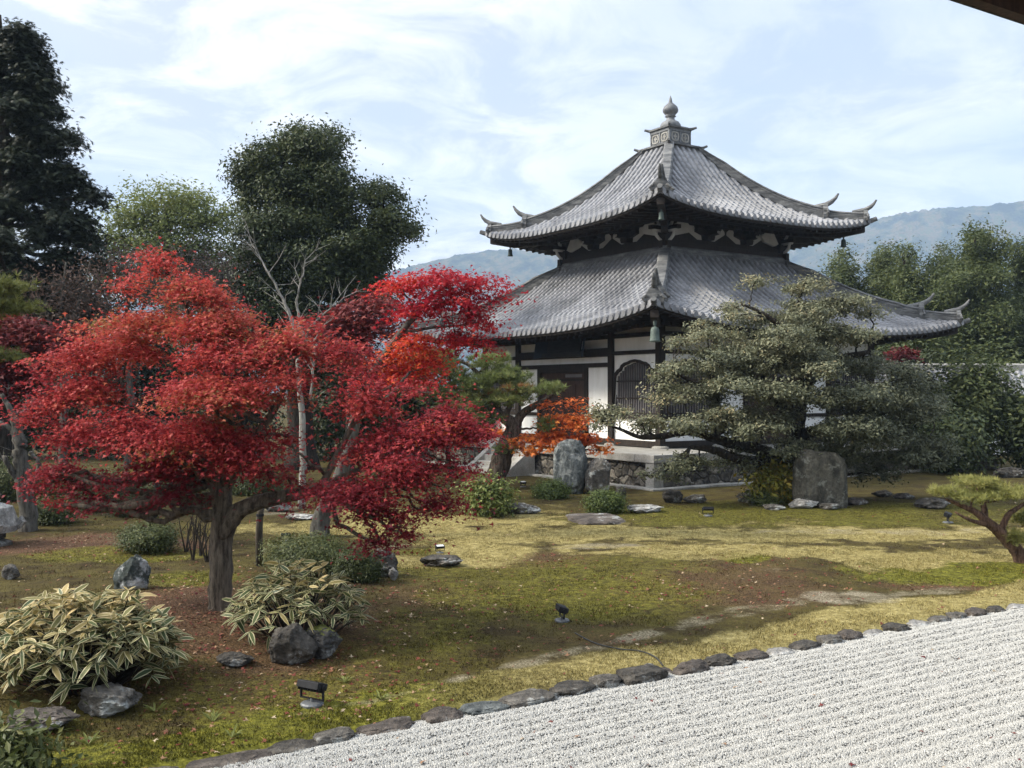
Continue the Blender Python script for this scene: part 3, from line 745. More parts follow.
def hip_ridges(R, parent, stage, h1, h2, w1):
    s, t = R['s'], R['t']
    for k in range(4):
        C = Matrix.Rotation(k * PI / 2 + PI / 4, 4, 'Z')
        def zz(d): return float(roof_z(np.array(d), np.array(d), R)) + 0.03
        mb = MB()
        def sweep(ds, w, h, taper=1.0):
            prof = [(-w, -0.05), (w, -0.05), (w, 0.10), (w * 0.86, 0.11), (w * 0.86, h * 0.55), (w * 0.92, h * 0.56), (w * 0.8, h * 0.82), (w * 1.0, h * 0.83), (w * 0.72, h), (-w * 0.72, h), (-w * 1.0, h * 0.83), (-w * 0.8, h * 0.82), (-w * 0.92, h * 0.56), (-w * 0.86, h * 0.55), (-w * 0.86, 0.11), (-w, 0.10)]
            vs = []; n = len(prof)
            for d in ds:
                for (a, b) in prof: vs.append(C @ Vector((a, -d * math.sqrt(2), zz(d) + b * (0.35 + 0.65 * min(1, (d - t) / (0.16 * (s - t)))))))
            fs = [(j * n + q, j * n + n + q, j * n + n + (q + 1) % n, j * n + (q + 1) % n) for j in range(len(ds) - 1) for q in range(n)]
            fs += [tuple(range(n)), tuple(range(len(ds) * n - 1, (len(ds) - 1) * n - 1, -1))]
            mb.add(vs, fs)
        d1 = s - (s - t) * stage
        sweep(np.linspace(t + 0.02, d1, 26), w1, h1)
        sweep(np.linspace(d1 - 0.1, s - 0.20, 12), w1 * 0.8, h2)
        rd = mb.build('hip_ridge', M['ridge'], parent)
        for (d, h, sc) in ((d1, h1, 1.05), (s - 0.16, h2, .92)):
            z = zz(d); e = MB()
            oy = -d * math.sqrt(2)
            # shouldered end tile, disc, and a horn curving up and out
            pts = [(-0.30, -0.06), (0.30, -0.06), (0.34, 0.10), (0.26, 0.20), (0.27, 0.34), (0.16, 0.44), (0.12, 0.56), (-0.12, 0.56), (-0.16, 0.44), (-0.27, 0.34), (-0.26, 0.20), (-0.34, 0.10)]
            T = C @ Matrix.Translation((0, oy, z)) @ Matrix.Diagonal((sc, sc, sc * h / 0.42, 1))
            e.prism(pts, -0.10, 0.08, T)
            T2 = C @ Matrix.Translation((0, oy - 0.10 * sc, z + 0.20 * sc)) @ Matrix.Rotation(PI / 2, 4, 'X') @ Matrix.Diagonal((sc, sc, sc, 1))
            ring = [T2 @ Vector((0.12 * math.cos(q * PI / 6), 0.12 * math.sin(q * PI / 6), zq)) for zq in (0, 0.05) for q in range(12)]
            e.add(ring, [tuple(range(12, 24))] + [(q, (q + 1) % 12, 12 + (q + 1) % 12, 12 + q) for q in range(12)])
            for sx in (-1, 1):
                e.tube([T @ Vector((sx * 0.27, -0.06, 0.02)), T @ Vector((sx * 0.36, -0.08, 0.14)), T @ Vector((sx * 0.26, -0.08, 0.26)), T @ Vector((sx * 0.2, -0.08, 0.2))], [0.07, 0.07, 0.06, 0.03], 7)
            base = Vector((0, oy + 0.25, z + h + 0.02))
            hp = [base + Vector(q) * sc for q in ((0, 0.25, -0.02), (0, 0.0, 0.03), (0, -0.28, 0.10), (0, -0.50, 0.22), (0, -0.64, 0.36), (0, -0.74, 0.52))]
            e.tube([C @ q for q in hp], [0.11 * sc, 0.115 * sc, 0.105 * sc, 0.09 * sc, 0.065 * sc, 0.035 * sc], 9)
            e.build('ridge_end_tile', M['ridge'], rd)
        # corner tile reaching past the eave
        tp = MB(); tz = R['ze'] + R['L']; rt = s * math.sqrt(2)
        tp.tube([C @ Vector(q) for q in ((0, -rt + 0.45, tz - 0.06), (0, -rt, tz + 0.02), (0, -rt - 0.22, tz + 0.10))], [0.10, 0.10, 0.09], 10)
        tp.build('corner_tile', M['ridge'], rd)
hip_ridges(UP, up_roof, 0.26, 0.40, 0.33, 0.20)
hip_ridges(LO, lo_roof, 0.24, 0.44, 0.36, 0.22)

# ridge course where the lower roof meets the upper body, with overlapping cap tiles
mb = MB()
for k in range(4):
    hh = 3.42
    mb.box(-hh, hh, -hh, -hh + 0.34, 7.98, 8.18, FACES[k]); mb.box(-hh + 0.05, hh - 0.05, -hh + 0.05, -hh + 0.3, 8.18, 8.30, FACES[k])
    mb.tube([FACES[k] @ Vector((-hh, -hh + 0.17, 8.31)), FACES[k] @ Vector((hh, -hh + 0.17, 8.31))], [0.12, 0.12], 10)
mb.build('base_ridge', M['ridge'], lo_roof)

# upper body: dark timber box with beams, brackets, white plaster fans
mb = MB()
mb.box(-3.12, 3.12, -3.12, 3.12, 8.0, 9.6)
mb.build('upper_wall', M['wood'], hall)
mb = MB()
for k in range(4):
    mb.box(-3.45, 3.45, -3.30, -3.13, 8.33, 8.60, FACES[k]); mb.box(-3.3, 3.3, -3.22, -3.13, 8.62, 8.78, FACES[k]); mb.box(-3.3, 3.3, -3.24, -3.13, 9.32, 9.52, FACES[k])
    mb.box(-3.95, 3.95, -3.78, -3.62, 9.28, 9.44, FACES[k])
mb.build('upper_beam', M['wood'], hall)
def nose(pts, rads):
    n_ = MB(); n_.tube(pts, rads, 8); n_.build('bracket_nose', M['plaster_grey'], hall, sm=True)
def fan(pts, d0, T):
    n_ = MB(); n_.prism(pts, d0, -0.003, T); n_.build('bracket_plaster', M['plaster_grey'], hall)
for k in range(4):
    for x in (-1.05, 1.05):
        T = FACES[k] @ Matrix.Translation((x, -3.13, 0))
        b = MB()
        b.prism([(-0.16, 8.78), (0.16, 8.78), (0.22, 8.95), (-0.22, 8.95)], -0.30, 0, T)
        b.prism([(-0.20, 8.95), (0.20, 8.95), (0.62, 9.08), (0.62, 9.2), (-0.62, 9.2), (-0.62, 9.08)], -0.18, -0.002, T)
        b.box(-0.11, 0.11, -0.66, -0.02, 8.97, 9.14, T)
        for q in (-0.5, 0, 0.5): b.prism([(q - 0.10, 9.2), (q + 0.10, 9.2), (q + 0.14, 9.32), (q - 0.14, 9.32)], -0.24, -0.003, T)
        b.prism([(-0.12, 9.14), (0.12, 9.14), (0.17, 9.28), (-0.17, 9.28)], -0.72, -0.42, T)
        b.build('bracket', M['wood'], hall)
        for sx in (-1, 1):
            pts = [(sx * 0.24, 8.80), (sx * 0.46, 8.80), (sx * 1.0, 9.10), (sx * 0.98, 9.22), (sx * 0.86, 9.31), (sx * 0.52, 9.31), (sx * 0.27, 9.0)]
            fan(pts if sx > 0 else pts[::-1], -0.022, T)
        nose([T @ Vector((0, -0.62, 9.05)), T @ Vector((0, -0.72, 9.02)), T @ Vector((0, -0.78, 8.94))], [0.055, 0.05, 0.03])
    # corner set
    C = FACES[k] @ Matrix.Translation((-3.13, -3.13, 0))
    D = C @ Matrix.Rotation(-PI / 4, 4, 'Z')
    b = MB()
    b.box(-0.20, 0.20, -0.20, 0.20, 8.60, 8.95, C)
    b.box(-0.12, 0.12, -1.15, 0.1, 9.02, 9.2, D); b.box(-0.12, 0.12, -0.8, 0.1, 8.84, 8.99, D)
    b.box(-0.10, 0.10, -0.75, 0, 9.0, 9.14, C); b.box(-0.75, 0, -0.10, 0.10, 9.003, 9.143, C)
    b.build('corner_bracket', M['wood'], hall)
    for (ax, ay) in ((1, 0), (0, 1)):
        # carved white noses reaching out both ways past the corner post
        def q3(o, z, off=0.22): return C @ (Vector((-o, -off * 0, z)) if ax else Vector((0, -o, z)))
        nose([q3(0.16, 8.62), q3(0.30, 8.66), q3(0.44, 8.78), q3(0.50, 8.94)], [0.04, 0.06, 0.065, 0.05])
        nose([q3(0.12, 9.0), q3(0.62, 9.0)], [0.085, 0.085])
        nose([q3(0.20, 9.08), q3(0.34, 9.22), q3(0.40, 9.36)], [0.05, 0.06, 0.05])
    for sx, kk in ((1, k), (-1, (k - 1) % 4)):
        T = FACES[kk] @ Matrix.Translation((-3.13 * sx, -3.13, 0))
        pts = [(sx * 0.24, 8.96), (sx * 0.46, 8.86), (sx * 1.05, 9.0), (sx * 1.22, 9.20), (sx * 1.02, 9.36), (sx * 0.50, 9.36)]
        fan(pts if sx > 0 else pts[::-1], -0.13, T)

# finial: stepped box, panels, upturned cap, bowl and jewel
fb = MB()
fb.box(-0.86, 0.86, -0.86, 0.86, 12.80, 13.06)
fb.box(-0.98, 0.98, -0.98, 0.98, 13.06, 13.13)
fin = fb.build('finial_base', M['ridge'], hall)
fx = MB(); fx.box(-0.57, 0.57, -0.57, 0.57, 13.13, 13.80)
for k in range(4):
    for (x0, x1, z0, z1) in ((-0.59, -0.52, 13.13, 13.8), (0.52, 0.59, 13.13, 13.8), (-0.035, 0.035, 13.28, 13.72), (-0.59, 0.59, 13.13, 13.27), (-0.59, 0.59, 13.73, 13.8)):
        fx.box(x0, x1, -0.605, -0.57, z0, z1, FACES[k])
fx.build('finial_box', M['finial'], fin)
for k in range(4):
    for x in (-0.277, 0.277):
        md = MB()
        for (w0, w1) in ((0.205, 0.15),):
            for q in range(16):
                a0, a1 = 2 * PI * q / 16, 2 * PI * (q + 1) / 16
                f_ = lambda a, rr: (x + rr * math.copysign(abs(math.cos(a)) ** 0.7, math.cos(a)) * 1.05, 13.5 + rr * math.copysign(abs(math.sin(a)) ** 0.7, math.sin(a)) * 0.95)
                md.prism([f_(a0, w0), f_(a1, w0), f_(a1, w1), f_(a0, w1)], -0.598, -0.572, FACES[k])
        md.box(x - 0.03, x + 0.03, -0.594, -0.572, 13.38, 13.62, FACES[k])
        md.box(x - 0.10, x + 0.10, -0.592, -0.572, 13.47, 13.53, FACES[k])
        md.build('medallion', M['granite'], fin)
cp = MB()
for (hw, z0, z1) in ((0.61, 13.80, 13.86), (0.67, 13.86, 13.93)): cp.box(-hw, hw, -hw, hw, z0, z1)
for hwz in ((0.65, 13.90, 0.06), (0.96, 13.09, 0.08)):
    for k in range(4):
        C = Matrix.Rotation(k * PI / 2 + PI / 4, 4, 'Z'); rr = hwz[0] * 1.414
        cp.tube([C @ Vector((0, -rr + 0.25, hwz[1])), C @ Vector((0, -rr, hwz[1] + 0.02)), C @ Vector((0, -rr - 0.16, hwz[1] + hwz[2]))], [0.06, 0.06, 0.05], 8)
cp.build('finial_cap', M['ridge'], fin)
jw = MB()
jw.lathe([(r_ * 0.80, 13.93 + (z_ - 13.93) * 0.87) for r_, z_ in [(0.50, 13.93), (0.56, 14.02), (0.53, 14.16), (0.44, 14.28), (0.27, 14.36), (0.22, 14.44), (0.20, 14.52), (0.30, 14.56), (0.22, 14.62), (0.30, 14.68), (0.40, 14.80), (0.405, 14.90), (0.36, 15.02), (0.24, 15.13), (0.12, 15.22), (0.09, 15.30), (0.075, 15.40), (0.03, 15.52), (0.006, 15.58)]])
jw.build('jewel', M['finial'], fin, sm=True)

# lower storey ----------------------------------------------------------
for k in range(4):                                   # posts: one corner and two inner posts per side
    for x in (-WH, -3.02, 3.02):
        mb = MB(); T = FACES[k] @ Matrix.Translation((x, -WH, 0))
        mb.box(-0.125, 0.125, -0.125, 0.125, PLH + 0.07, 5.24, T)
        pil = mb.build('column', M['wood'], hall, bevel=0.012)
        s_ = MB(); s_.lathe([(0.30, PLH), (0.29, PLH + 0.05), (0.20, PLH + 0.085)], n=14)
        so = s_.build('column_stone', M['granite'], pil, sm=False); so.matrix_local = T
def arch(hw, z0, z1):                                # bell shaped window outline
    pts = [(-hw * 1.05, z0), (-hw * 0.97, z0 + (z1 - z0) * 0.35), (-hw * 0.93, z0 + (z1 - z0) * 0.66), (-hw * 0.90, z0 + (z1 - z0) * 0.74), (-hw * 0.78, z0 + (z1 - z0) * 0.81), (-hw * 0.66, z0 + (z1 - z0) * 0.84), (-hw * 0.60, z0 + (z1 - z0) * 0.90), (-hw * 0.46, z0 + (z1 - z0) * 0.945), (-hw * 0.34, z0 + (z1 - z0) * 0.955), (-hw * 0.2, z0 + (z1 - z0) * 0.985), (0, z1)]
    return pts + [(-a, b) for a, b in pts[-2::-1]]
for k in range(4):
    B = FACES[k]
    beams = MB()
    H_ = WH
    for (x0, x1, z0, z1, d) in ((-H_, H_, 5.20, 5.36, 0.10), (-H_, H_, 4.88, 5.03, 0.10), (-3.02, 3.02, 4.25, 4.56, 0.12), (-H_, -3.02, 4.28, 4.42, 0.085), (3.02, H_, 4.28, 4.42, 0.085),
                             (-3.02, 3.02, 3.87, 4.03, 0.095), (-H_, -1.5, 2.02, 2.15, 0.07) if k != 1 else (-H_, -1.5, 2.02, 2.15, .07), (1.5, H_, 2.02, 2.15, 0.07), (-H_, H_, 1.07, 1.28, 0.13)):
        beams.box(x0, x1, -H_ - d, -H_ + 0.04, z0, z1, B)
    beams.build('tie_beam', M['wood'], hall)
    for (x0, x1, z0, z1, m_) in ((-H_, H_, 5.03, 5.20, 'plaster_grey'), (-H_, H_, 4.56, 4.88, 'plaster'), (-H_, -3.02, 4.42, 4.56, 'plaster'), (3.02, H_, 4.42, 4.56, 'plaster'),
                             (-3.02, 3.02, 4.03, 4.25, 'plaster'), (-3.02, -1.62, 1.28, 3.87, 'plaster'), (1.62, 3.02, 1.28, 3.87, 'plaster')):
        w_ = MB(); w_.box(x0 + 0.002, x1 - 0.002, -H_, -H_ + 0.12, z0, z1, B); w_.build('wall_panel', M[m_], hall)
    for sx in (-1, 1):
        cx_ = sx * 4.30
        # bay wall with a bell shaped opening: left and right halves around the outline
        w0, w1, z0, z1, zt = cx_ - 1.28, cx_ + 1.28, 2.15, 4.02, 4.28
        out = arch(1.14, z0, z1)
        wl = MB(); nmid = len(out) // 2
        lft = [(w0, z0)] + [(cx_ + a, b) for a, b in out[:nmid + 1]] + [(cx_, zt), (w0, zt)]
        rgt = [(cx_ + a, b) for a, b in out[nmid:]] + [(w1, z0), (w1, zt), (cx_, zt)]
        wl.prism(lft, -H_, -H_ + 0.12, B); wl.prism(rgt, -H_, -H_ + 0.12, B)
        wl.box(w0, w1, -H_ + 0.001, -H_ + 0.12, 1.28, 2.02, B)
        wl.build('wall_panel', M['plaster'], hall)
        fr = MB()
        for q in range(len(out) - 1):
            (a0, b0), (a1, b1) = out[q], out[q + 1]; s0 = 1.10; 
            n0 = Vector((a0, 0, b0 - 2.9)); n1v = Vector((a1, 0, b1 - 2.9))
            o0 = (cx_ + a0 * 1.085, b0 + (0.09 if b0 > 3 else 0)); o1 = (cx_ + a1 * 1.085, b1 + (0.09 if b1 > 3 else 0))
            fr.prism([(cx_ + a0, b0), (cx_ + a1, b1), o1, o0], -H_ - 0.06, -H_ + 0.02, B)
        win = fr.build('window', M['wood'], hall)
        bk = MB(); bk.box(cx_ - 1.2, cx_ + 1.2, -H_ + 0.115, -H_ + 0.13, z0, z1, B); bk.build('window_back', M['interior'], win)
        la = MB()
        for q in range(19):
            xb = cx_ - 1.12 + q * 2.24 / 18
            zt_ = np.interp(abs(xb - cx_) / 1.2, [0, 0.19, 0.32, 0.44, 0.57, 0.63, 0.74, 0.86, 0.9, 1.0], [4.0, 3.96, 3.92, 3.90, 3.82, 3.70, 3.64, 3.5, 3.35, 2.9])
            la.box(xb - 0.019, xb + 0.019, -H_ + 0.03, -H_ + 0.07, z0, zt_, B)
        la.build('window_lattice', M['lattice'], win)
        ra = MB()
        for zr in (2.2, 2.72, 3.32): ra.box(cx_ - 1.06, cx_ + 1.06, -H_ + 0.01, -H_ + 0.05, zr, zr + 0.05, B)
        ra.build('window_rail', M['wood'], win)
    # doorway
    fr = MB()
    fr.box(-1.62, -1.44, -H_ - 0.08, -H_ + 0.1, 1.28, 3.87, B); fr.box(1.44, 1.62, -H_ - 0.08, -H_ + 0.1, 1.28, 3.87, B); fr.box(-1.44, 1.44, -H_ - 0.06, -H_ + 0.1, 3.70, 3.87, B)
    fr.box(-1.44, 1.44, -H_ - 0.02, -H_ + 0.06, 3.38, 3.46, B)
    dr = fr.build('door_frame', M['wood'], hall)
    ts = MB(); ts.box(-1.42, 1.42, -H_ + 0.03, -H_ + 0.07, 3.46, 3.70, B); ts.build('transom', M['door'], dr)
    tl = MB(); tl.box(0.15, 1.2, -H_ + 0.015, -H_ + 0.03, 3.52, 3.64, B); tl.build('transom_light', M['lattice'], dr)
    for x0, x1 in ((-1.43, -0.74), (-0.72, -0.01), (0.01, 0.72), (0.74, 1.43)):
        d_ = MB(); d_.box(x0, x1, -H_ + 0.02, -H_ + 0.07, 1.28, 3.38, B)
        for (a, b) in ((1.28, 1.42), (2.02, 2.14), (2.62, 2.72), (3.26, 3.38)): d_.box(x0, x1, -H_ - 0.012, -H_ + 0.02, a, b, B)
        for a in (x0, x1 - 0.08): d_.box(a, a + 0.08, -H_ - 0.010, -H_ + 0.02, 1.42, 3.26, B)
        for q in range(1, 5): 
            xq = x0 + 0.08 + (x1 - x0 - 0.16) * q / 5; d_.box(xq - 0.012, xq + 0.012, -H_ + 0.0, -H_ + 0.02, 1.42, 2.02, B)
        d_.build('door_leaf', M['door'], dr)
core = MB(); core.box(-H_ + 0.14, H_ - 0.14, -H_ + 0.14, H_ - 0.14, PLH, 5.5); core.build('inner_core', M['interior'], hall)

# stone platform
PH = 8.178
pl = MB(); pl.box(-PH + 0.14, PH - 0.14, -PH + 0.14, PH - 0.14, -0.3, PLH - 0.24)
plat = pl.build('stone_platform', M['masonry'], hall)
fl = MB(); fl.box(-PH + 0.9, PH - 0.9, -PH + 0.9, PH - 0.9, PLH - 0.24, PLH - 0.006); fl.build('platform_floor', M['granite'], plat)
for k in range(4):
    xs = [-PH] + [-PH + 0.9 + (2 * PH - 0.9) * q / 6 for q in range(0, 7)]
    for q in range(len(xs) - 1):
        c_ = MB(); c_.box(xs[q] + 0.004, xs[q + 1] - 0.004 if q < 6 else PH - 0.904, -PH, -PH + 0.9, PLH - 0.25, PLH + 0.004 * ((q * 7 + k) % 3), FACES[k]); c_.build('capstone', M['granite'], plat, bevel=0.02)
    p_ = MB(); p_.box(-PH + 0.03, -PH + 0.42, -PH + 0.03, -PH + 0.42, -0.2, PLH - 0.252, FACES[k]); p_.build('corner_post', M['granite'], plat, bevel=0.015)
    cu = MB()
    n_ = 14
    for q in range(n_):
        a = -PH - 0.3 + q * (2 * PH + 0.3) / n_; b = a + (2 * PH + 0.3) / n_ - 0.02
        cu.box(a, b, -PH - 0.30, -PH + 0.05, -0.25, 0.05 + 0.02 * _h1(q * 3 + k), FACES[k])
    cu.build('foot_kerb', M['granite'], plat, bevel=0.02)
st = MB()
SX = 1.12; SCX = 0.43
for q in range(4):
    z1 = PLH * (4 - q) / 5; y0 = -PH - 0.28 * (q + 1)
    st.box(SCX - SX, SCX + SX, y0, -PH - 0.28 * q + (0.0 if q == 0 else 0.0) + 0.001 * q, -0.2, z1)
stp = st.build('stone_steps', M['granite'], hall, bevel=0.015)
for sx in (-1, 1):
    sg = MB(); y0, y1 = -PH - 0.01, -PH - 1.25
    xa, xb = SCX + sx * (SX + 0.005), SCX + sx * (SX + 0.32)
    T = Matrix(((0, 1, 0, 0), (1, 0, 0, 0), (0, 0, 1, 0), (0, 0, 0, 1)))
    sg.prism([(y0, -0.2), (y1, -0.2), (y1, 0.12), (y0, PLH + 0.02)], min(xa, xb), max(xa, xb), T)
    sg.build('step_stringer', M['granite'], stp, bevel=0.015)

# name plaque hung in the eave above the doors
pq = thing('name_plaque', 'large dark framed board leaning out under the lower eave above the temple doors', 'plaque', HM @ Vector((0.7, -WH - 0.42, 4.80)), TR)
tilt = Matrix.Rotation(R_(-9), 4, 'X') @ Matrix.Diagonal((1.05, 1, .92, 1))
mb = MB(); mb.box(-1.0, 1.0, -0.04, 0.04, -0.40, 0.40, tilt); mb.build('board', M['plaque'], pq)
mb = MB()
for (x0, x1, z0, z1) in ((-1.28, 1.28, 0.40, 0.58), (-1.28, 1.28, -0.58, -0.40)): mb.prism([(x0, z0), (x1, z0), (x1, z1), (x0, z1)], -0.10, 0.06, tilt)
mb.build('frame_rail', M['plaque'], pq, bevel=0.02)
for sx in (-1, 1):
    mb = MB()
    vs = [tilt @ Vector(q) for q in ((sx * 1.0, 0.06, -0.5), (sx * 1.45, -0.30, -0.66), (sx * 1.45, -0.30, 0.66), (sx * 1.0, 0.06, 0.5), (sx * 1.06, 0.10, -0.5), (sx * 1.50, -0.26, -0.66), (sx * 1.50, -0.26, 0.66), (sx * 1.06, 0.10, 0.5))]
    mb.add(vs, [(0, 1, 2, 3), (7, 6, 5, 4), (0, 4, 5, 1), (3, 2, 6, 7), (1, 5, 6, 2), (0, 3, 7, 4)])
    mb.build('frame_side', M['plaque_blue'], pq)
mb = MB()
for sx in (-0.8, 0.8): mb.tube([tilt @ Vector((sx, 0.05, 0.5)), (sx, 0.5, 0.62)], [0.025, 0.025], 6)
mb.build('hanger', M['black_metal'], pq)

# wind bells under the roof corners
def bell(loc, sc, mat, label):
    b = thing('wind_bell', label, 'bell', loc, 0, 'bronze wind bells under the roof corners')
    mb = MB(); mb.lathe([(0.02 * sc, 0.0), (0.10 * sc, -0.03 * sc), (0.135 * sc, -0.10 * sc), (0.145 * sc, -0.30 * sc), (0.16 * sc, -0.42 * sc), (0.19 * sc, -0.48 * sc), (0.16 * sc, -0.482 * sc)], n=16)
    mb.build('bell_body', mat, b, sm=True)
    mb = MB(); mb.tube([(0, 0, -0.02), (0, 0, 0.34 * sc)], [0.03 * sc, 0.03 * sc], 6); mb.lathe([(0.05 * sc, 0.03 * sc), (0.06 * sc, 0.12 * sc), (0.05 * sc, 0.18 * sc)], n=10)
    mb.build('hanging_rod', mat, b)
    return b
def corner(kk, rad, z):
    a = {'F': (1, -1), 'L': (-1, -1), 'R': (1, 1)}[kk]
    return HM @ Vector((a[0] * rad / 1.414, a[1] * rad / 1.414, z))
bell(corner('F', 10.9, 5.0), 1.0, M['bronze'], 'large pale green bell under the near corner of the lower roof')
bell(corner('F', 7.2, 9.22), 0.6, M['bronze'], 'small bell between white carved noses under the near corner of the upper roof')
bell(corner('L', 6.85, 9.14), 0.65, M['bronze_dark'], 'green bell under the left tip of the upper roof against the hills')
bell(corner('R', 6.9, 9.14), 0.68, M['bronze_dark'], 'dark bell under the right tip of the upper roof')
# ------------------------------------------------------------------ leaves, crowns, trees
def star5():
    tips = [(-150, 0.42), (-62, 0.0), (0, 0), (0, 0)]
    pts = []
    for a, r in ((-90, 0.12), (-58, 0.42), (-30, 0.20), (2, 0.62), (38, 0.24), (90, 0.78), (142, 0.24), (178, 0.62), (210, 0.20), (238, 0.42)):
        pts.append((r * math.cos(R_(a)), r * math.sin(R_(a)), -0.10 * (r / 0.7) ** 2))
    return np.array(pts), [tuple(range(10))]
TM = {}
TM['maple'] = star5()
TM['kite'] = (np.array([(0, -0.5, 0), (0.22, 0.02, 0.03), (0, 0.5, -0.04), (-0.22, 0.02, 0.03)]), [(0, 1, 2, 3)])
TM['oval'] = (np.array([(0, -0.5, 0), (0.19, -0.22, 0.03), (0.2, 0.12, 0.03), (0, 0.5, -0.06), (-0.2, 0.12, 0.03), (-0.19, -0.22, 0.03)]), [(0, 1, 2, 3, 4, 5)])
def tuft(n, w, spread, seed=1):
    r = np.random.default_rng(seed); vs = []; fs = []
    for k in range(n):
        a = r.random() * 2 * PI; e = spread * math.sqrt(r.random())
        d = np.array([math.cos(a) * math.sin(e), math.sin(a) * math.sin(e), math.cos(e)])
        s = np.cross(d, [0.3, 0.5, 0.8]); s = s / np.linalg.norm(s) * w
        L = 0.8 + 0.4 * r.random(); b = len(vs); vs += [-s, s, d * L]; fs.append((b, b + 1, b + 2))
    return np.array(vs), fs
TM['needles'] = tuft(12, 0.055, 1.15)
def spray(seed=2):
    r = np.random.default_rng(seed); vs = []; fs = []
    for k in range(7):
        a = R_(-70 + 140 * k / 6); d = np.array([math.sin(a), math.cos(a), -0.25 - 0.2 * r.random()]); s = np.cross(d, [0, 0, 1]); s = s / np.linalg.norm(s) * 0.10
        b = len(vs); vs += [d * 0.05, d * 0.5 + s, d * (0.85 + .3 * r.random()), d * 0.5 - s]; fs.append((b, b + 1, b + 2, b + 3))
    return np.array(vs), fs
TM['conifer'] = spray()

def leaf_arrays(kind, pos, nrm, size, r):
    tv, tf = TM[kind]
    n = nrm / np.linalg.norm(nrm, axis=1, keepdims=True)
    ref = r.normal(size=n.shape); u = np.cross(n, ref); u /= np.linalg.norm(u, axis=1, keepdims=True); v = np.cross(n, u)
    Rm = np.stack([u, v, n], 1)                                   # rows: local axes
    V = pos[:, None, :] + size[:, None, None] * np.einsum('kj,mji->mki', tv, Rm)
    k = len(tv); base = np.arange(len(pos))[:, None, None] * k
    Fc = (base + np.array(tf)[None]).reshape(-1, len(tf[0]))
    return V.reshape(-1, 3), Fc, len(tf)

def crown_points(pads, L, r):
    """pads: (centre, radii, n sprays, tone) -> leaf positions, normals, sizes, tones and the spray centres"""
    POS, NRM, SZ, TN, SPR = [], [], [], [], []
    for (c, rad, ns, tone) in pads:
        c = np.asarray(c); rad = np.asarray(rad)
        d = r.normal(size=(ns, 3)); d /= np.linalg.norm(d, axis=1, keepdims=True)
        rr = L.get('core', 0.45) + (1.05 - L.get('core', 0.45)) * r.random(ns) ** 0.6
        rr = rr * np.where(r.random(ns) < L.get('stray', 0.06), 1.0 + 0.25 * r.random(ns), 1.0)
        d2 = d * rr[:, None] * (1 + 0.28 * vnoise(c[None] * 1.7 + d * 2.2, 9))[:, None]
        sc = c + d2 * rad
        SPR.append((c, sc))
        m = L['n']; sr = L['sr']
        off = r.normal(size=(ns, m, 3)) * sr * np.exp(r.normal(size=(ns, 1, 1)) * .28) * np.array([1, 1, L.get('flat', 0.5)])
        if L.get('tilt'):                                          # sprays droop outward
            hor = d2 * rad; hor[:, 2] = 0; hl = np.linalg.norm(hor, axis=1, keepdims=True) + 1e-6; hd = hor / hl
            along = np.einsum('smj,sj->sm', off, hd); off[..., 2] -= np.maximum(along, -0.3) * L['tilt']
        p = sc[:, None] + off
        out = d[:, None] * L.get('out', 0.4) + np.array([0, 0, L.get('up', 0.8)]) + r.normal(size=(ns, m, 3)) * L.get('jit', 0.5)
        POS.append(p.reshape(-1, 3)); NRM.append(out.reshape(-1, 3))
        SZ.append((L['size'] * (0.7 + 0.6 * r.random((ns, m)))).ravel())
        st = tone + r.normal(size=(ns, 1)) * L.get('vs', 0.07) + r.normal(size=(ns, m)) * L.get('vl', 0.09)
        TN.append(np.clip(st, 0.0, 1.0).ravel())
    return np.concatenate(POS), np.concatenate(NRM), np.concatenate(SZ), np.concatenate(TN), SPR

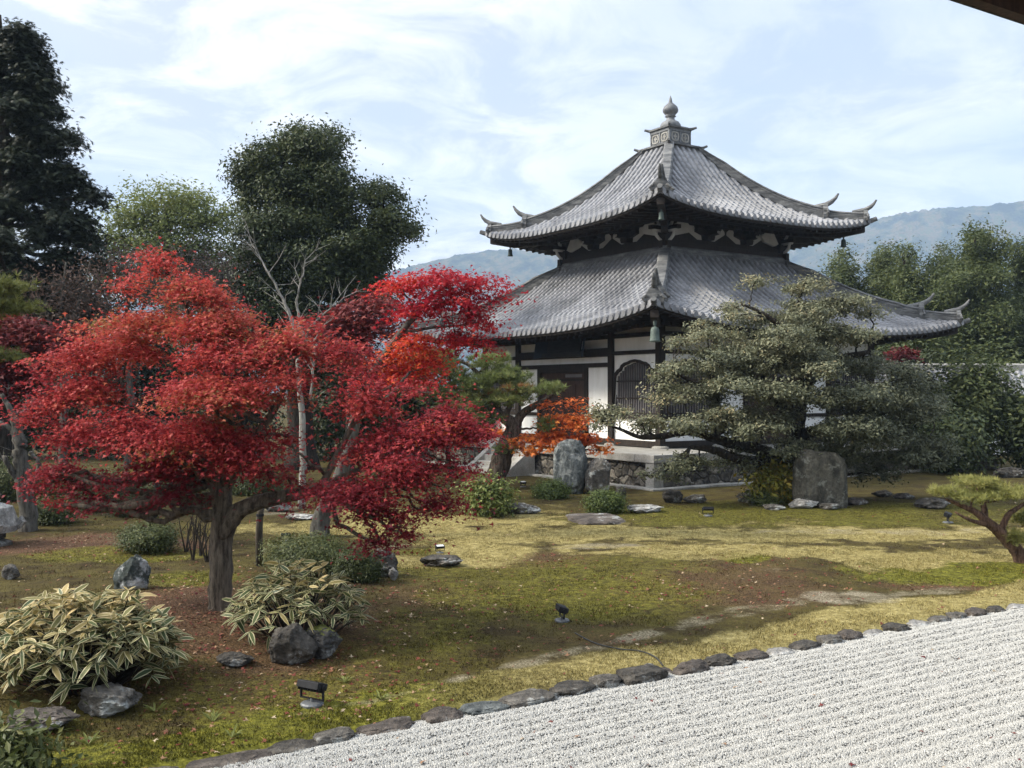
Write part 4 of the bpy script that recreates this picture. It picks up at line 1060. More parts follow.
_seed = [100]
def tree(name, label, cat, bark_m, leaf_m, limbs, pads, L, Y=None, base=None, group=None, twigs=5, pad_px=True, sides=10, tw=0.012, trunk_name='trunk', crown_name='crown', branch=True, rough=0.25, stems=None, pad_branch=True):
    """limbs rows (px,py,dY,r); pads rows (px,py,dY,rx_px,ry_px,rdepth,n,tone)"""
    _seed[0] += 1; r = np.random.default_rng(_seed[0])
    if base is None: base = (limbs[0][0][0], limbs[0][0][1])
    g = ground(*base) if Y is None else np.array([P(base[0], 391, Y)[0], Y, 0.0])
    Yb = g[1]; g[2] = float(gh(g[0], g[1]))
    root = thing(name, label, cat, tuple(g), 0, group)
    sampl = []; tb = MB(); bb = MB()
    for i, lm in enumerate(limbs):
        ctrl = [list(P(a, b, Yb + dy)) + [rr] for a, b, dy, rr in lm]
        if i == 0:
            ctrl[0][0:3] = [g[0], g[1], g[2] - 0.12]
        sp = spline(ctrl, 6)
        nz = fbm(sp[:, :3] * 1.3 + i * 7, 3, _seed[0]); sp[1:, 0] += 0.35 * sp[1:, 3] * nz[1:]; sp[1:-1, 2] += 0.15 * sp[1:-1, 3] * nz[1:-1]
        if i == 0: sp[0, 3] *= 1.45; sp[1, 3] *= 1.2
        (tb if i == 0 else bb).tube(sp[:, :3] - g, sp[:, 3], sides, rough=rough, seed=i * 17 + _seed[0])
        sampl.append(sp)
    S = np.concatenate(sampl) if sampl else np.array([[g[0], g[1], g[2], 0.1]])
    pl_ = []
    for (a, b, dy, rx, ry, rd, ns, tone) in pads:
        Yp = Yb + dy; c = P(a, b, Yp); k = Yp / F_PX
        pl_.append((c, (rx * k, rd, ry * k), ns, tone))
    pos, nrm, sz, tn, SPR = crown_points(pl_, L, r)
    if branch:
        for c, sc in SPR:
            dist = np.linalg.norm(S[:, :3] - c, axis=1) + np.maximum(S[:, 2] - c[2], 0) * 1.5 - S[:, 3] * 2
            j = int(np.argmin(dist)); s0 = S[j, :3]; ln = np.linalg.norm(c - s0)
            r0 = min(S[j, 3] * 0.6, 0.018 + 0.022 * ln)
            mid = s0 * 0.5 + c * 0.5 + np.array([r.normal() * 0.06, r.normal() * 0.06, -0.06 + 0.08 * r.normal()]) * ln
            if ln > 0.15 and pad_branch:
                sp = spline([list(s0) + [r0], list(mid) + [r0 * 0.75], list(c) + [max(r0 * 0.45, tw)]], 5)
                nz = r.normal(size=(len(sp), 3)) * 0.02 * ln; nz[0] = 0; sp[:, :3] += nz
                bb.tube(sp[:, :3] - g, sp[:, 3], 6, cap=False)
            for q in r.choice(len(sc), min(twigs, len(sc)), replace=False):
                e = sc[q]; m1 = c * 0.45 + e * 0.55 + r.normal(size=3) * 0.08 * np.linalg.norm(e - c)
                bb.tube([c - g, m1 - g, e - g], [tw, tw * 0.7, tw * 0.35], 4, cap=False)
    if tb.v: tb.build(trunk_name, bark_m, root, sm=True)
    if bb.v: bb.build('branches', bark_m, root, sm=True)
    V, Fc, nf = leaf_arrays(L['kind'], pos - g, nrm, sz, r)
    mesh_np(crown_name, V, [Fc], leaf_m, root, attrs=[('tone', 'FLOAT', 'FACE', np.repeat(tn, nf))])
    return root

# ---- the tall red maple in front
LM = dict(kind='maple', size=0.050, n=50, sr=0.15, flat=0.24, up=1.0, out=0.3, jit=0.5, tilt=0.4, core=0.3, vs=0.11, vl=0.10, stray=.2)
def split(rows, k, fx, fy, jx, jy, seed):
    """break each pad into k smaller domed ones, unevenly placed"""
    r = np.random.default_rng(seed); out = []
    for a, b, dy, rx, ry, rd, tn in rows:
        for q in range(k):
            out.append((a + (r.random() * 2 - 1) * jx * rx, b + r.normal() * jy, dy + (r.random() * 2 - 1) * .6 * rd, rx * fx * (.7 + .6 * r.random()), ry * fy * (.7 + .6 * r.random()), rd * (.45 + .3 * r.random()), tn + r.normal() * .05))
    return out
def bm(rows, per=1.0, fy=1.0): return [(a, b, dy, rx, ry * fy, rd, max(4, int(rx * ry * 0.045 * per * (0.6 + rd))), tn) for a, b, dy, rx, ry, rd, tn in rows]
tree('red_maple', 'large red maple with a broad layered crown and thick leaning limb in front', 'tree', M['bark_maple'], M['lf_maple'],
  [[(222, 608, 0, .17), (221, 575, 0, .15), (222, 540, 0, .14), (222, 505, 0, .135), (221, 486, 0, .13)],
   [(222, 536, 0, .12), (236, 513, -.05, .115), (258, 503, -.1, .10), (290, 496, -.2, .085), (320, 489, -.3, .065), (355, 472, -.4, .045), (400, 455, -.5, .03), (440, 440, -.5, .018)],
   [(221, 495, 0, .11), (205, 470, .1, .085), (180, 440, .2, .065), (140, 412, .3, .045), (90, 398, .3, .025), (55, 400, .3, .015)],
   [(222, 492, 0, .11), (228, 450, .2, .085), (222, 400, .3, .06), (200, 340, .3, .04), (182, 300, .3, .022), (170, 275, .3, .012)],
   [(225, 485, 0, .09), (252, 442, -.3, .06), (278, 402, -.4, .04), (292, 362, -.4, .025)],
   [(320, 489, -.3, .05), (345, 440, -.2, .035), (365, 405, -.2, .025), (392, 385, -.2, .015)]],
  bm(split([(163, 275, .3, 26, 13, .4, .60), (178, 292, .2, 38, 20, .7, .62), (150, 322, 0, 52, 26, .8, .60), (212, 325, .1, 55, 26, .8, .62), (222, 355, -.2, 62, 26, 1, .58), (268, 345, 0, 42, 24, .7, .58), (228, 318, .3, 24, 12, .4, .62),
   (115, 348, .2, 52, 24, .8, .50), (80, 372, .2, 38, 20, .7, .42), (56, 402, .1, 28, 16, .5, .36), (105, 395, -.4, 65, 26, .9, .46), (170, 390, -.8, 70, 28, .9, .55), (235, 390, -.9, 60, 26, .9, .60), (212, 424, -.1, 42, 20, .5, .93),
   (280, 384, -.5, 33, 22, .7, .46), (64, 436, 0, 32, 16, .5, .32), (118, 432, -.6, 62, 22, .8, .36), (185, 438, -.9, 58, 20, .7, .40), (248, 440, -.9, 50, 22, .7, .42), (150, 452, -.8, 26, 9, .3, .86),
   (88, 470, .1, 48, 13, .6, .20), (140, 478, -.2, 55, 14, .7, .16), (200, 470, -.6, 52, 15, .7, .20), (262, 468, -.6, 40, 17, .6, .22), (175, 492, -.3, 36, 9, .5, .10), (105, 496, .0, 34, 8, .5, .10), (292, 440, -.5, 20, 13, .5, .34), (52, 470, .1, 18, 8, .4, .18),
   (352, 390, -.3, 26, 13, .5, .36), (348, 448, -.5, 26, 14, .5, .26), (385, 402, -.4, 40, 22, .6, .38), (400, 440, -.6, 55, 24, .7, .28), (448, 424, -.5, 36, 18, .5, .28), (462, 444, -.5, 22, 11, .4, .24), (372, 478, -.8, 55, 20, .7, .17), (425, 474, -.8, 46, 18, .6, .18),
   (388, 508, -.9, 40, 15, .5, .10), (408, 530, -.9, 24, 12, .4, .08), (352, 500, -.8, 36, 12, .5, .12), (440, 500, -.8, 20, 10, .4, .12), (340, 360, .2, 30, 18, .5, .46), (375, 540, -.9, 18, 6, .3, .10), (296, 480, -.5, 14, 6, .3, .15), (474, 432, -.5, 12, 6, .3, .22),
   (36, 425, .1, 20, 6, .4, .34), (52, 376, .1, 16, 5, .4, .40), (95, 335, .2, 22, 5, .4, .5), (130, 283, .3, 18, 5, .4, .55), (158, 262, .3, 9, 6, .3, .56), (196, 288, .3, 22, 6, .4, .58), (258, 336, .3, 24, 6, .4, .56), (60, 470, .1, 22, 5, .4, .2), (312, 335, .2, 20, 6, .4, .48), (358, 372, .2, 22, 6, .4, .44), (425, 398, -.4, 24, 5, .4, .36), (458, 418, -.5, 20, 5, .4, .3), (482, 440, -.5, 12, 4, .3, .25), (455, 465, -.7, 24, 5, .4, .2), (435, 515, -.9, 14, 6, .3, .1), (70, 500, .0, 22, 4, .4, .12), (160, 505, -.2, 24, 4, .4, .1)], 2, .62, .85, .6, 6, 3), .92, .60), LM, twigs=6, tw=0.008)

# ---- the crimson maple with a pale slanting limb, behind
LM2 = dict(LM, size=0.08, n=32, sr=0.18)
tree('crimson_maple', 'crimson maple with a long pale slanting limb beside the temple roof', 'tree', M['bark_grey'], M['lf_crimson'],
  [[(318, 536, 0, .20), (321, 516, 0, .18), (334, 492, 0, .16), (350, 440, .1, .13), (366, 385, .1, .10), (400, 334, 0, .075), (425, 305, 0, .05), (442, 288, 0, .03)],
   [(400, 334, 0, .04), (430, 328, 0, .03), (465, 325, -.1, .02)], [(356, 420, 0, .06), (385, 400, -.2, .04), (410, 372, -.2, .03)]],
  bm([(400, 285, 0, 20, 10, .6, .62), (440, 282, 0, 38, 10, .8, .56), (482, 284, 0, 24, 8, .6, .5), (452, 303, 0, 38, 12, .8, .45), (418, 308, 0, 22, 12, .6, .5), (475, 322, 0, 22, 11, .6, .52), (470, 345, 0, 20, 10, .5, .42), (496, 298, 0, 11, 6, .4, .5), (455, 335, 0, 16, 10, .5, .45),
      (412, 346, .2, 24, 15, .6, .86), (394, 362, .3, 20, 14, .5, .9), (430, 362, .3, 18, 14, .5, .75), (408, 378, .3, 24, 10, .5, .7), (375, 378, .3, 20, 10, .5, .5)], 2.2), LM2, twigs=6, tw=0.011)

# ---- duller maples further back on the left
LM3 = dict(LM, size=0.14, n=22, sr=0.26)
tree('dull_red_maple', 'dull dark red maple in the shade below the big dark evergreen', 'tree', M['bark_dark'], M['lf_darkred'],
  [[(352, 500, 0, .12), (350, 420, 0, .10), (352, 360, 0, .06), (362, 320, 0, .03)]],
  bm([(372, 308, 0, 30, 12, .9, .6), (345, 322, 0, 30, 12, .9, .5), (330, 340, 0, 22, 12, .8, .4), (380, 330, 0, 24, 12, .8, .45), (352, 348, 0, 30, 12, .9, .4), (310, 330, .4, 18, 9, .7, .5)], 2), LM3, Y=27)
tree('dull_red_maple', 'dull red maple at the left edge behind the pruned grey tree', 'tree', M['bark_dark'], M['lf_darkred'],
  [[(-12, 520, 0, .14), (-8, 440, 0, .11), (4, 380, 0, .07), (15, 330, 0, .03)]],
  bm([(12, 335, 0, 40, 18, 1., .6), (-25, 350, 0, 40, 22, 1., .5), (30, 365, 0, 26, 16, .8, .45), (0, 385, 0, 40, 18, 1., .35), (40, 345, 0, 22, 10, .7, .6)], 2), LM3, Y=24)

# ---- small orange maples near the steps
LO_ = dict(LM, size=0.13, n=22, sr=0.18, tilt=0.15)
tree('orange_maple', 'small orange maple with a dark leaning stem in front of the standing stone', 'tree', M['bark_dark'], M['lf_orange'],
  [[(553, 489, 0, .13), (560, 474, -.1, .12), (572, 458, -.2, .10), (585, 446, -.2, .06), (590, 436, -.2, .03)], [(572, 458, -.2, .07), (555, 450, -.2, .05), (535, 446, -.2, .03)]],
  bm([(552, 428, -.2, 14, 8, .5, .35), (575, 420, -.2, 20, 8, .6, .4), (588, 436, -.2, 15, 8, .5, .3), (530, 440, -.2, 20, 5, .6, .5), (560, 440, -.2, 22, 5, .6, .35), (548, 410, -.2, 7, 9, .4, .25), (516, 446, -.2, 14, 4, .5, .55), (597, 450, -.4, 11, 5, .4, .45), (540, 449, -.2, 26, 4, .6, .6), (570, 404, -.2, 6, 5, .3, .3)], 2.6), LO_, twigs=5, tw=.012)
tree('orange_maple', 'low orange maple seen through the gap behind the leaning pine trunk', 'tree', M['bark_dark'], M['lf_orange'],
  [[(452, 478, 0, .10), (448, 455, 0, .08), (446, 435, 0, .04)]],
  bm([(446, 428, 0, 24, 6, .7, .45), (475, 432, 0, 18, 5, .6, .5), (425, 438, 0, 16, 6, .6, .3), (455, 440, 0, 26, 5, .7, .5), (495, 434, 0, 12, 4, .5, .5)], 2.6), LO_, tw=.012)

# ---- pines
LP = dict(kind='needles', size=0.155, n=5, sr=0.075, flat=0.6, up=1.0, out=0.5, jit=0.35, core=0.3, vs=0.12, vl=0.1)
tree('leaning_pine', 'leaning pine with a thick rough trunk and flat green pads beside the stone steps', 'tree', M['bark_pine'], M['lf_pine'],
  [[(492, 489, 0, .36), (498, 468, 0, .32), (506, 445, 0, .29), (514, 428, 0, .24), (508, 419, 0, .18), (490, 412, 0, .14), (470, 404, 0, .10), (448, 392, 0, .06)],
   [(514, 428, 0, .17), (522, 414, 0, .13), (538, 404, -.2, .09), (556, 393, -.3, .04)], [(500, 416, 0, .12), (490, 390, .2, .09), (470, 366, .3, .06), (445, 358, .3, .03)], [(505, 418, 0, .1), (512, 396, 0, .07), (505, 380, 0, .04)]],
  bm([(470, 384, 0, 30, 7, .9, .45), (505, 378, 0, 28, 7, .9, .45), (448, 370, 0, 22, 6, .8, .4), (536, 390, -.3, 24, 4, .8, .5), (440, 355, .3, 18, 5, .7, .45), (490, 362, .2, 24, 6, .8, .5), (464, 406, -.3, 28, 5, .8, .4), (432, 396, 0, 16, 5, .7, .45), (558, 388, -.3, 12, 3, .5, .55), (508, 400, -.3, 26, 5, .8, .55), (470, 396, 0, 22, 5, .8, .75), (518, 390, -.5, 18, 4, .6, .8), (507, 450, -.5, 9, 4, .4, .4), (545, 425, -.4, 11, 5, .5, .4), (484, 418, -.4, 20, 5, .7, .45), (420, 372, .3, 14, 5, .6, .4), (432, 362, .2, 24, 7, .8, .35), (412, 385, .2, 16, 6, .6, .4)], 6.5, 1.3), LP, twigs=7, tw=.014)
LPr = dict(LP, size=0.085, n=5, sr=0.04)
tree('trained_pine', 'small trained pine with a reddish leaning trunk and pale flat pads at the right edge', 'tree', M['bark_red'], M['lf_pine_light'],
  [[(1024, 563, 0, .13), (1018, 552, 0, .125), (1004, 536, 0, .11), (990, 524, 0, .09), (975, 512, 0, .06), (960, 505, 0, .04), (946, 499, 0, .02)],
   [(1000, 532, 0, .06), (1008, 515, 0, .05), (1024, 504, 0, .03)], [(985, 520, 0, .06), (984, 506, .1, .05), (978, 492, .1, .03)], [(992, 526, 0, .05), (970, 520, -.2, .03), (955, 512, -.2, .015)], [(1012, 546, 0, .05), (1016, 540, -.1, .03)]],
  bm([(978, 483, .1, 24, 4, .5, .6), (948, 492, 0, 15, 4, .4, .5), (1002, 494, 0, 22, 4, .5, .6), (1030, 492, 0, 16, 4, .4, .6), (975, 497, -.1, 26, 3, .5, .35), (1016, 537, -.1, 9, 7, .3, .4), (1034, 520, 0, 16, 7, .4, .4), (990, 490, .2, 22, 3, .4, .5)], 15, .85), LPr, twigs=8, tw=.008)
tree('edge_pine', 'pale green pine bough reaching in at the left edge above the dull red maple', 'tree', M['bark_pine'], M['lf_pine_light'],
  [[(-90, 545, 0, .2), (-85, 450, 0, .17), (-70, 360, 0, .12), (-40, 315, 0, .07), (0, 305, 0, .03)]],
  bm([(6, 288, 0, 20, 5, .5, .15), (14, 308, 0, 22, 6, .5, .1), (-20, 300, 0, 30, 9, .6, .2), (-60, 330, 0, 40, 14, .8, .2), (2, 358, 0, 24, 5, .5, 0.0), (-40, 280, 0, 26, 9, .6, .2)], 6), dict(LP, size=.13, n=6, sr=.07), Y=19, tw=.012)

# ---- the wide grey-green evergreen on the right
LS = dict(kind='oval', size=0.088, n=34, sr=0.125, flat=0.5, up=0.8, out=0.6, jit=0.55, core=0.35, vs=0.12, vl=0.13)
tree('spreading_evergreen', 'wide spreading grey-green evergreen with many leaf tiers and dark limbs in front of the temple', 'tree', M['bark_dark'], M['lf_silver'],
  [[(790, 499, 0, .27), (793, 478, 0, .27), (794, 440, 0, .25), (800, 395, 0, .22), (801, 350, 0, .14), (792, 312, 0, .07)],
   [(792, 466, 0, .22), (765, 452, -.5, .17), (728, 442, -1, .14), (692, 432, -1.3, .10), (662, 436, -1.4, .08), (640, 437, -1.5, .06), (622, 430, -1.5, .04), (605, 424, -1.5, .02)],
   [(796, 425, 0, .18), (768, 392, -.5, .13), (735, 382, -.9, .10), (700, 383, -1.1, .07), (672, 372, -1.1, .04)], [(800, 436, 0, .18), (845, 424, -.3, .13), (890, 428, -.2, .08), (930, 442, 0, .04)],
   [(800, 392, 0, .16), (832, 362, -.3, .11), (868, 352, -.3, .06)], [(801, 350, 0, .1), (822, 322, 0, .07), (842, 305, 0, .03)], [(800, 345, 0, .1), (770, 318, -.2, .07), (740, 303, -.2, .03)], [(793, 458, 0, .2), (750, 462, -.9, .15), (712, 450, -1.4, .1), (690, 447, -1.5, .05)]],
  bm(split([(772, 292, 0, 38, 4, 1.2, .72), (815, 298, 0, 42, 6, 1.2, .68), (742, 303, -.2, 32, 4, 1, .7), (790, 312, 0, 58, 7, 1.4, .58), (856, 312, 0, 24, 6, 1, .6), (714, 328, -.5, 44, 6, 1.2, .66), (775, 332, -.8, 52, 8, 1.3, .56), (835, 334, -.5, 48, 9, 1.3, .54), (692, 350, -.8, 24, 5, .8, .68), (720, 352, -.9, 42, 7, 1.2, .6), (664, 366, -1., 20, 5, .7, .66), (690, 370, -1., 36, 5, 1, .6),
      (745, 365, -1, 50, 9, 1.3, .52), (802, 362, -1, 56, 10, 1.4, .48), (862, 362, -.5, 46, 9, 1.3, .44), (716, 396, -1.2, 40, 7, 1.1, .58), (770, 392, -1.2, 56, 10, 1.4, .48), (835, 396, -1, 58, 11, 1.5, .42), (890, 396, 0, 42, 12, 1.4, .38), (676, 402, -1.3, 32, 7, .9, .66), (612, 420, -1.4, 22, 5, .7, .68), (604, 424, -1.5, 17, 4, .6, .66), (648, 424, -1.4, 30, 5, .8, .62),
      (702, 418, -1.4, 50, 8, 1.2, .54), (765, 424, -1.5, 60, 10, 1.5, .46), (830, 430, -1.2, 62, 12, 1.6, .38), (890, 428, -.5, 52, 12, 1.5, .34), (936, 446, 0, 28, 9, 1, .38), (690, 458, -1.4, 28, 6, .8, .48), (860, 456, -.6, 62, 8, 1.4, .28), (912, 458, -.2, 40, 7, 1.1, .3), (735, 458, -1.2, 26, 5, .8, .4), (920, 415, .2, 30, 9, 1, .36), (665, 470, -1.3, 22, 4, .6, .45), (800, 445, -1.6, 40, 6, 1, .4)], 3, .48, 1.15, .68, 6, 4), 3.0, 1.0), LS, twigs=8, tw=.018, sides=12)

# ---- far left: the tall dark conifer
r0 = np.random.default_rng(44); rows = []
for y in range(28, 330, 13):
    w = float(np.interp(y, [20, 60, 100, 150, 200, 260, 330], [18, 40, 55, 72, 88, 98, 96]))
    for q in range(max(2, int(w / 22))):
        x = 2 + (r0.random() * 2 - 1) * w; edge = abs(x - 2) / w
        rows.append((x, y + 14 * edge + r0.normal() * 5, r0.normal() * 1.2 * (1 - edge), 15 + 9 * r0.random(), 7, .9, .35 + .25 * r0.random()))
    rows.append((2 + w * (0.62 + 0.50 * r0.random() ** 1.5), y + 10 + r0.normal() * 5, 0, 14, 6, .6, .45))
tree('tall_conifer', 'tall dark conifer with drooping boughs against the sky at the left edge', 'tree', M['bark_dark'], M['lf_conifer'],
  [[(2, 490, 0, .5), (2, 350, 0, .42), (3, 200, 0, .28), (2, 90, 0, .14), (0, 15, 0, .04)]],
  bm(rows, 4.2), dict(kind='conifer', stray=.03, size=0.125, n=28, sr=0.17, flat=0.6, up=0.9, out=0.5, jit=0.4, tilt=0.5, core=0.2, vs=.12, vl=.1), Y=31, twigs=3, tw=.02)

LB = dict(kind='kite', stray=0, size=0.155, n=40, sr=0.22, flat=0.7, up=0.6, out=0.9, jit=0.6, core=0.4, vs=.12, vl=.12)
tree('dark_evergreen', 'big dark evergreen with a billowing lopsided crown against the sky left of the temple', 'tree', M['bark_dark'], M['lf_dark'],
  [[(302, 490, 0, .5), (300, 380, 0, .42), (298, 280, 0, .3), (288, 200, 0, .18), (284, 150, 0, .08)], [(298, 290, 0, .2), (340, 245, 0, .14), (385, 222, 0, .07)], [(298, 300, 0, .2), (262, 255, 0, .13), (245, 215, 0, .06)]],
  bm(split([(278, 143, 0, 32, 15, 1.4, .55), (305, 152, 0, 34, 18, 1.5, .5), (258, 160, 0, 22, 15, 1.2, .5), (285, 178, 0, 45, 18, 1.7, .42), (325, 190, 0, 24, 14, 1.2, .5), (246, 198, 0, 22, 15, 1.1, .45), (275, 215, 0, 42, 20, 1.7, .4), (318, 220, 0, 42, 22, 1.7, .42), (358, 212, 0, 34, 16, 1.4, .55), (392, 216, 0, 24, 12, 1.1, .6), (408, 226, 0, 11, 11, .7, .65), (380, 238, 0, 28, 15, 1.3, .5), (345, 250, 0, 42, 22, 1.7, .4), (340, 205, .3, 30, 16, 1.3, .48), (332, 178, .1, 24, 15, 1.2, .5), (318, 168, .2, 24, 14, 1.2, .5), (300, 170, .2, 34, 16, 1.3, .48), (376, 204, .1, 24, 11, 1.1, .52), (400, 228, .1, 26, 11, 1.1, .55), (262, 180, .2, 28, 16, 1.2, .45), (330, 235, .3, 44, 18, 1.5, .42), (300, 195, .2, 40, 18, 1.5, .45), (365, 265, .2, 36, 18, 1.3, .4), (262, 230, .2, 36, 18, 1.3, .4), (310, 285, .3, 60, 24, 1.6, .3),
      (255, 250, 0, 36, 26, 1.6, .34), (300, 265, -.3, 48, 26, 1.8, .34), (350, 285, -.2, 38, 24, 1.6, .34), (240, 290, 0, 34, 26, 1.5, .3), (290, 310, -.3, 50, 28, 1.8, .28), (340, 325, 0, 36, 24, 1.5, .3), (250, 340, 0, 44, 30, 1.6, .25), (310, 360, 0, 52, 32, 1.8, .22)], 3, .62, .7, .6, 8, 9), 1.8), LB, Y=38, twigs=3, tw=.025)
tree('yellow_green_tree', 'pale yellow-green tree between the dark conifer and the big dark evergreen', 'tree', M['bark_grey'], M['lf_yellowgreen'],
  [[(172, 480, 0, .4), (170, 350, 0, .3), (168, 260, 0, .2), (165, 205, 0, .08)]],
  bm([(160, 198, 0, 34, 12, 1.8, .7), (190, 205, 0, 28, 12, 1.6, .65), (130, 214, 0, 30, 12, 1.6, .6), (168, 222, 0, 50, 14, 2, .5), (208, 226, 0, 26, 14, 1.6, .55), (118, 238, 0, 24, 14, 1.4, .45), (160, 248, 0, 54, 18, 2.2, .4), (205, 256, 0, 34, 18, 1.8, .35), (150, 280, 0, 60, 20, 2.2, .2), (200, 290, 0, 40, 22, 2., .2), (232, 212, 0, 16, 10, 1.2, .5)], 1.0), dict(LB, size=.21, n=40, sr=.42, flat=.55, up=.9, out=.5), Y=50, twigs=4, tw=.03)
LBR = dict(kind='kite', size=0.12, n=12, sr=0.30, flat=0.7, up=0.5, out=0.5, jit=0.9, core=0.2, vs=.2, vl=.15)
for (nm, lb, Yb, bx, rows) in (
    ('brown_leafed_tree', 'half bare brown-leafed tree in front of the tall dark conifer', 29, 62, [(62, 285, 0, 40, 18, 1.2, .5), (40, 305, 0, 34, 16, 1, .55), (90, 300, 0, 34, 18, 1, .5), (60, 325, 0, 46, 16, 1.2, .5), (25, 330, 0, 30, 16, 1, .6)]),
    ('brown_leafed_tree', 'half bare brown tree rising just above the top left of the large red maple', 30, 128, [(120, 268, 0, 30, 22, 1.1, .35), (145, 262, 0, 26, 20, 1, .3), (105, 290, 0, 30, 18, 1.1, .45), (140, 292, 0, 36, 18, 1.2, .4), (120, 320, 0, 40, 16, 1.2, .4)]),
    ('brown_leafed_tree', 'thin twiggy brown tree below the pale yellow-green tree', 32, 205, [(200, 268, 0, 26, 24, 1.1, .25), (222, 275, 0, 22, 22, 1, .2), (190, 300, 0, 30, 20, 1.1, .3), (225, 305, 0, 26, 18, 1, .3)])):
    tree(nm, lb, 'tree', M['bark_grey'], M['lf_brown'], [[(bx, 490, 0, .14), (bx + 3, 400, 0, .11), (bx - 2, 340, 0, .08), (bx, 300, 0, .05), (bx + 4, 262, 0, .02)], [(bx, 340, 0, .05), (bx + 18, 300, 0, .035), (bx + 28, 262, 0, .015)], [(bx, 345, 0, .05), (bx - 20, 305, 0, .035), (bx - 30, 275, 0, .015)]],
         bm(rows, 1.3), LBR, Y=Yb, twigs=16, tw=.016)

# ---- pale bare tree
def bare(name, label, limbs, Y, mat, tips=14, tl=0.7, seed=5):
    r = np.random.default_rng(seed); base = (limbs[0][0][0], limbs[0][0][1]); g = np.array([P(base[0], 391, Y)[0], Y, 0.0]); g[2] = gh(g[0], g[1])
    root = thing(name, label, 'tree', tuple(g)); tb, bb = MB(), MB(); S = []
    for i, lm in enumerate(limbs):
        c = [list(P(a, b, Y + dy)) + [rr] for a, b, dy, rr in lm]
        if i == 0: c[0][:3] = [g[0], g[1], g[2] - .1]
        sp = spline(c, 6); sp[1:, :3] += r.normal(size=(len(sp) - 1, 3)) * 0.012; (tb if i == 0 else bb).tube(sp[:, :3] - g, sp[:, 3], 8); S.append(sp[len(sp) // 3:])
    S = np.concatenate(S)
    for q in range(tips):
        s = S[r.integers(len(S))]; d = np.array([r.normal() * .7, r.normal() * .5, 0.6 + .5 * r.random()]); d /= np.linalg.norm(d); L = tl * (.4 + r.random())
        p0 = s[:3]; p1 = p0 + d * L * .5 + r.normal(size=3) * .04; p2 = p0 + d * L + r.normal(size=3) * .1
        bb.tube([p0 - g, p1 - g, p2 - g], [min(s[3], .014), .009, .004], 5, cap=False)
        for _ in range(2):
            d2 = d + r.normal(size=3) * .6; e = p1 + d2 / np.linalg.norm(d2) * L * .45; bb.tube([p1 - g, e - g], [.007, .003], 4, cap=False)
    tb.build('trunk', mat, root, sm=True); bb.build('branches', mat, root, sm=True)
    return root
bare('bare_tree', 'slender bare tree with pale forked branches in front of the big dark evergreen',
     [[(302, 500, 0, .10), (303, 440, 0, .085), (300, 385, 0, .07), (297, 345, 0, .055), (290, 315, 0, .045), (276, 285, 0, .03), (262, 262, 0, .02), (252, 244, 0, .01)],
      [(297, 348, 0, .045), (299, 320, .1, .04), (297, 300, .1, .03), (303, 275, .1, .02), (306, 258, .1, .01)], [(301, 335, 0, .03), (315, 322, .1, .025), (330, 308, .1, .015), (344, 298, .1, .008)], [(310, 400, 0, .04), (313, 372, -.1, .035), (311, 350, -.1, .03), (318, 335, -.1, .015)]], 25, M['bark_pale'], 40, .8)
t_ = bare('pruned_tree', 'pruned grey-barked tree with cut limb stubs at the far left',
     [[(30, 532, 0, .21), (27, 505, 0, .185), (23, 475, 0, .17), (20, 450, 0, .15), (17, 430, 0, .12), (12, 412, 0, .07), (2, 395, 0, .04)],
      [(26, 492, 0, .07), (16, 478, -.1, .065), (8, 464, -.2, .055), (4, 456, -.2, .045)], [(30, 482, 0, .06), (36, 478, -.1, .05), (38, 462, -.2, .045), (30, 452, -.2, .04)], [(18, 436, 0, .06), (6, 426, 0, .05), (-10, 420, 0, .04)], [(17, 430, 0, .07), (25, 412, 0, .05), (28, 395, 0, .03)]], 21.3, M['bark_grey'], 6, .5, 8)

# ---- a low leaning stem, dark, left of the large maple
LSh = dict(kind='kite', size=0.075, n=26, sr=0.09, flat=0.8, up=0.7, out=1.0, jit=0.5, core=0.55, vs=.12, vl=.15)
bare('leaning_tree', 'short dark leaning trunk rising from a mossy bush under the red crown',
     [[(149, 541, 0, .12), (151, 525, 0, .10), (156, 508, 0, .085), (160, 494, 0, .07), (150, 470, 0, .05), (140, 455, 0, .03)], [(158, 500, 0, .05), (172, 482, 0, .04), (185, 465, 0, .02)]], 20.5, M['bark_dark'], 8, .6, 9)
def shrub(name, label, px, py, w, h, mat, size=None, n=None, tone=.5, Y=None, cat='shrub', L=None, group=None, depth=None, core=.55):
    """px,py: middle of its foot on the ground; w,h in pixels"""
    g = ground(px, py) if Y is None else None
    Yb = g[1] if Y is None else Y
    k = Yb / F_PX; s = size or max(0.03, 2.5 * k)
    LL = dict(L or LSh); LL['size'] = s; LL['sr'] = s * 1.5; LL['core'] = core
    ns = n or int(w * h * 0.24) + 20
    dd = depth or w * k * 0.5
    lm = [[(px, py, 0, .03), (px + w * .03, py - h * .3, 0, .025), (px - w * .02, py - h * .6, 0, .012)], [(px, py - 1, 0, .025), (px - w * .2, py - h * .5, 0, .012)], [(px, py - 1, 0, .025), (px + w * .22, py - h * .5, 0, .012)]]
    rr = np.random.default_rng(abs(int(px * 7 + py)) + 1); pads = [(px, py - h * .45, 0, w * .46, h * .46, dd * .9, ns // 2, tone)]
    for q in range(4):
        pads.append((px + (rr.random() - .5) * w * .6, py - h * (.35 + .3 * rr.random()), (rr.random() - .5) * dd, w * .3, h * .36, dd * .5, ns // 8 + 3, tone + rr.normal() * .06))
    return tree(name, label, cat, M['bark_dark'], mat, lm, pads, LL, Y=Y, base=(px, py), twigs=4, tw=.008, trunk_name='stem', crown_name='foliage', group=group, sides=6)
shrub('mossy_bush', 'shaggy mossy bush round the foot of the short leaning trunk', 150, 552, 60, 30, M['lf_shrub'], tone=.35)
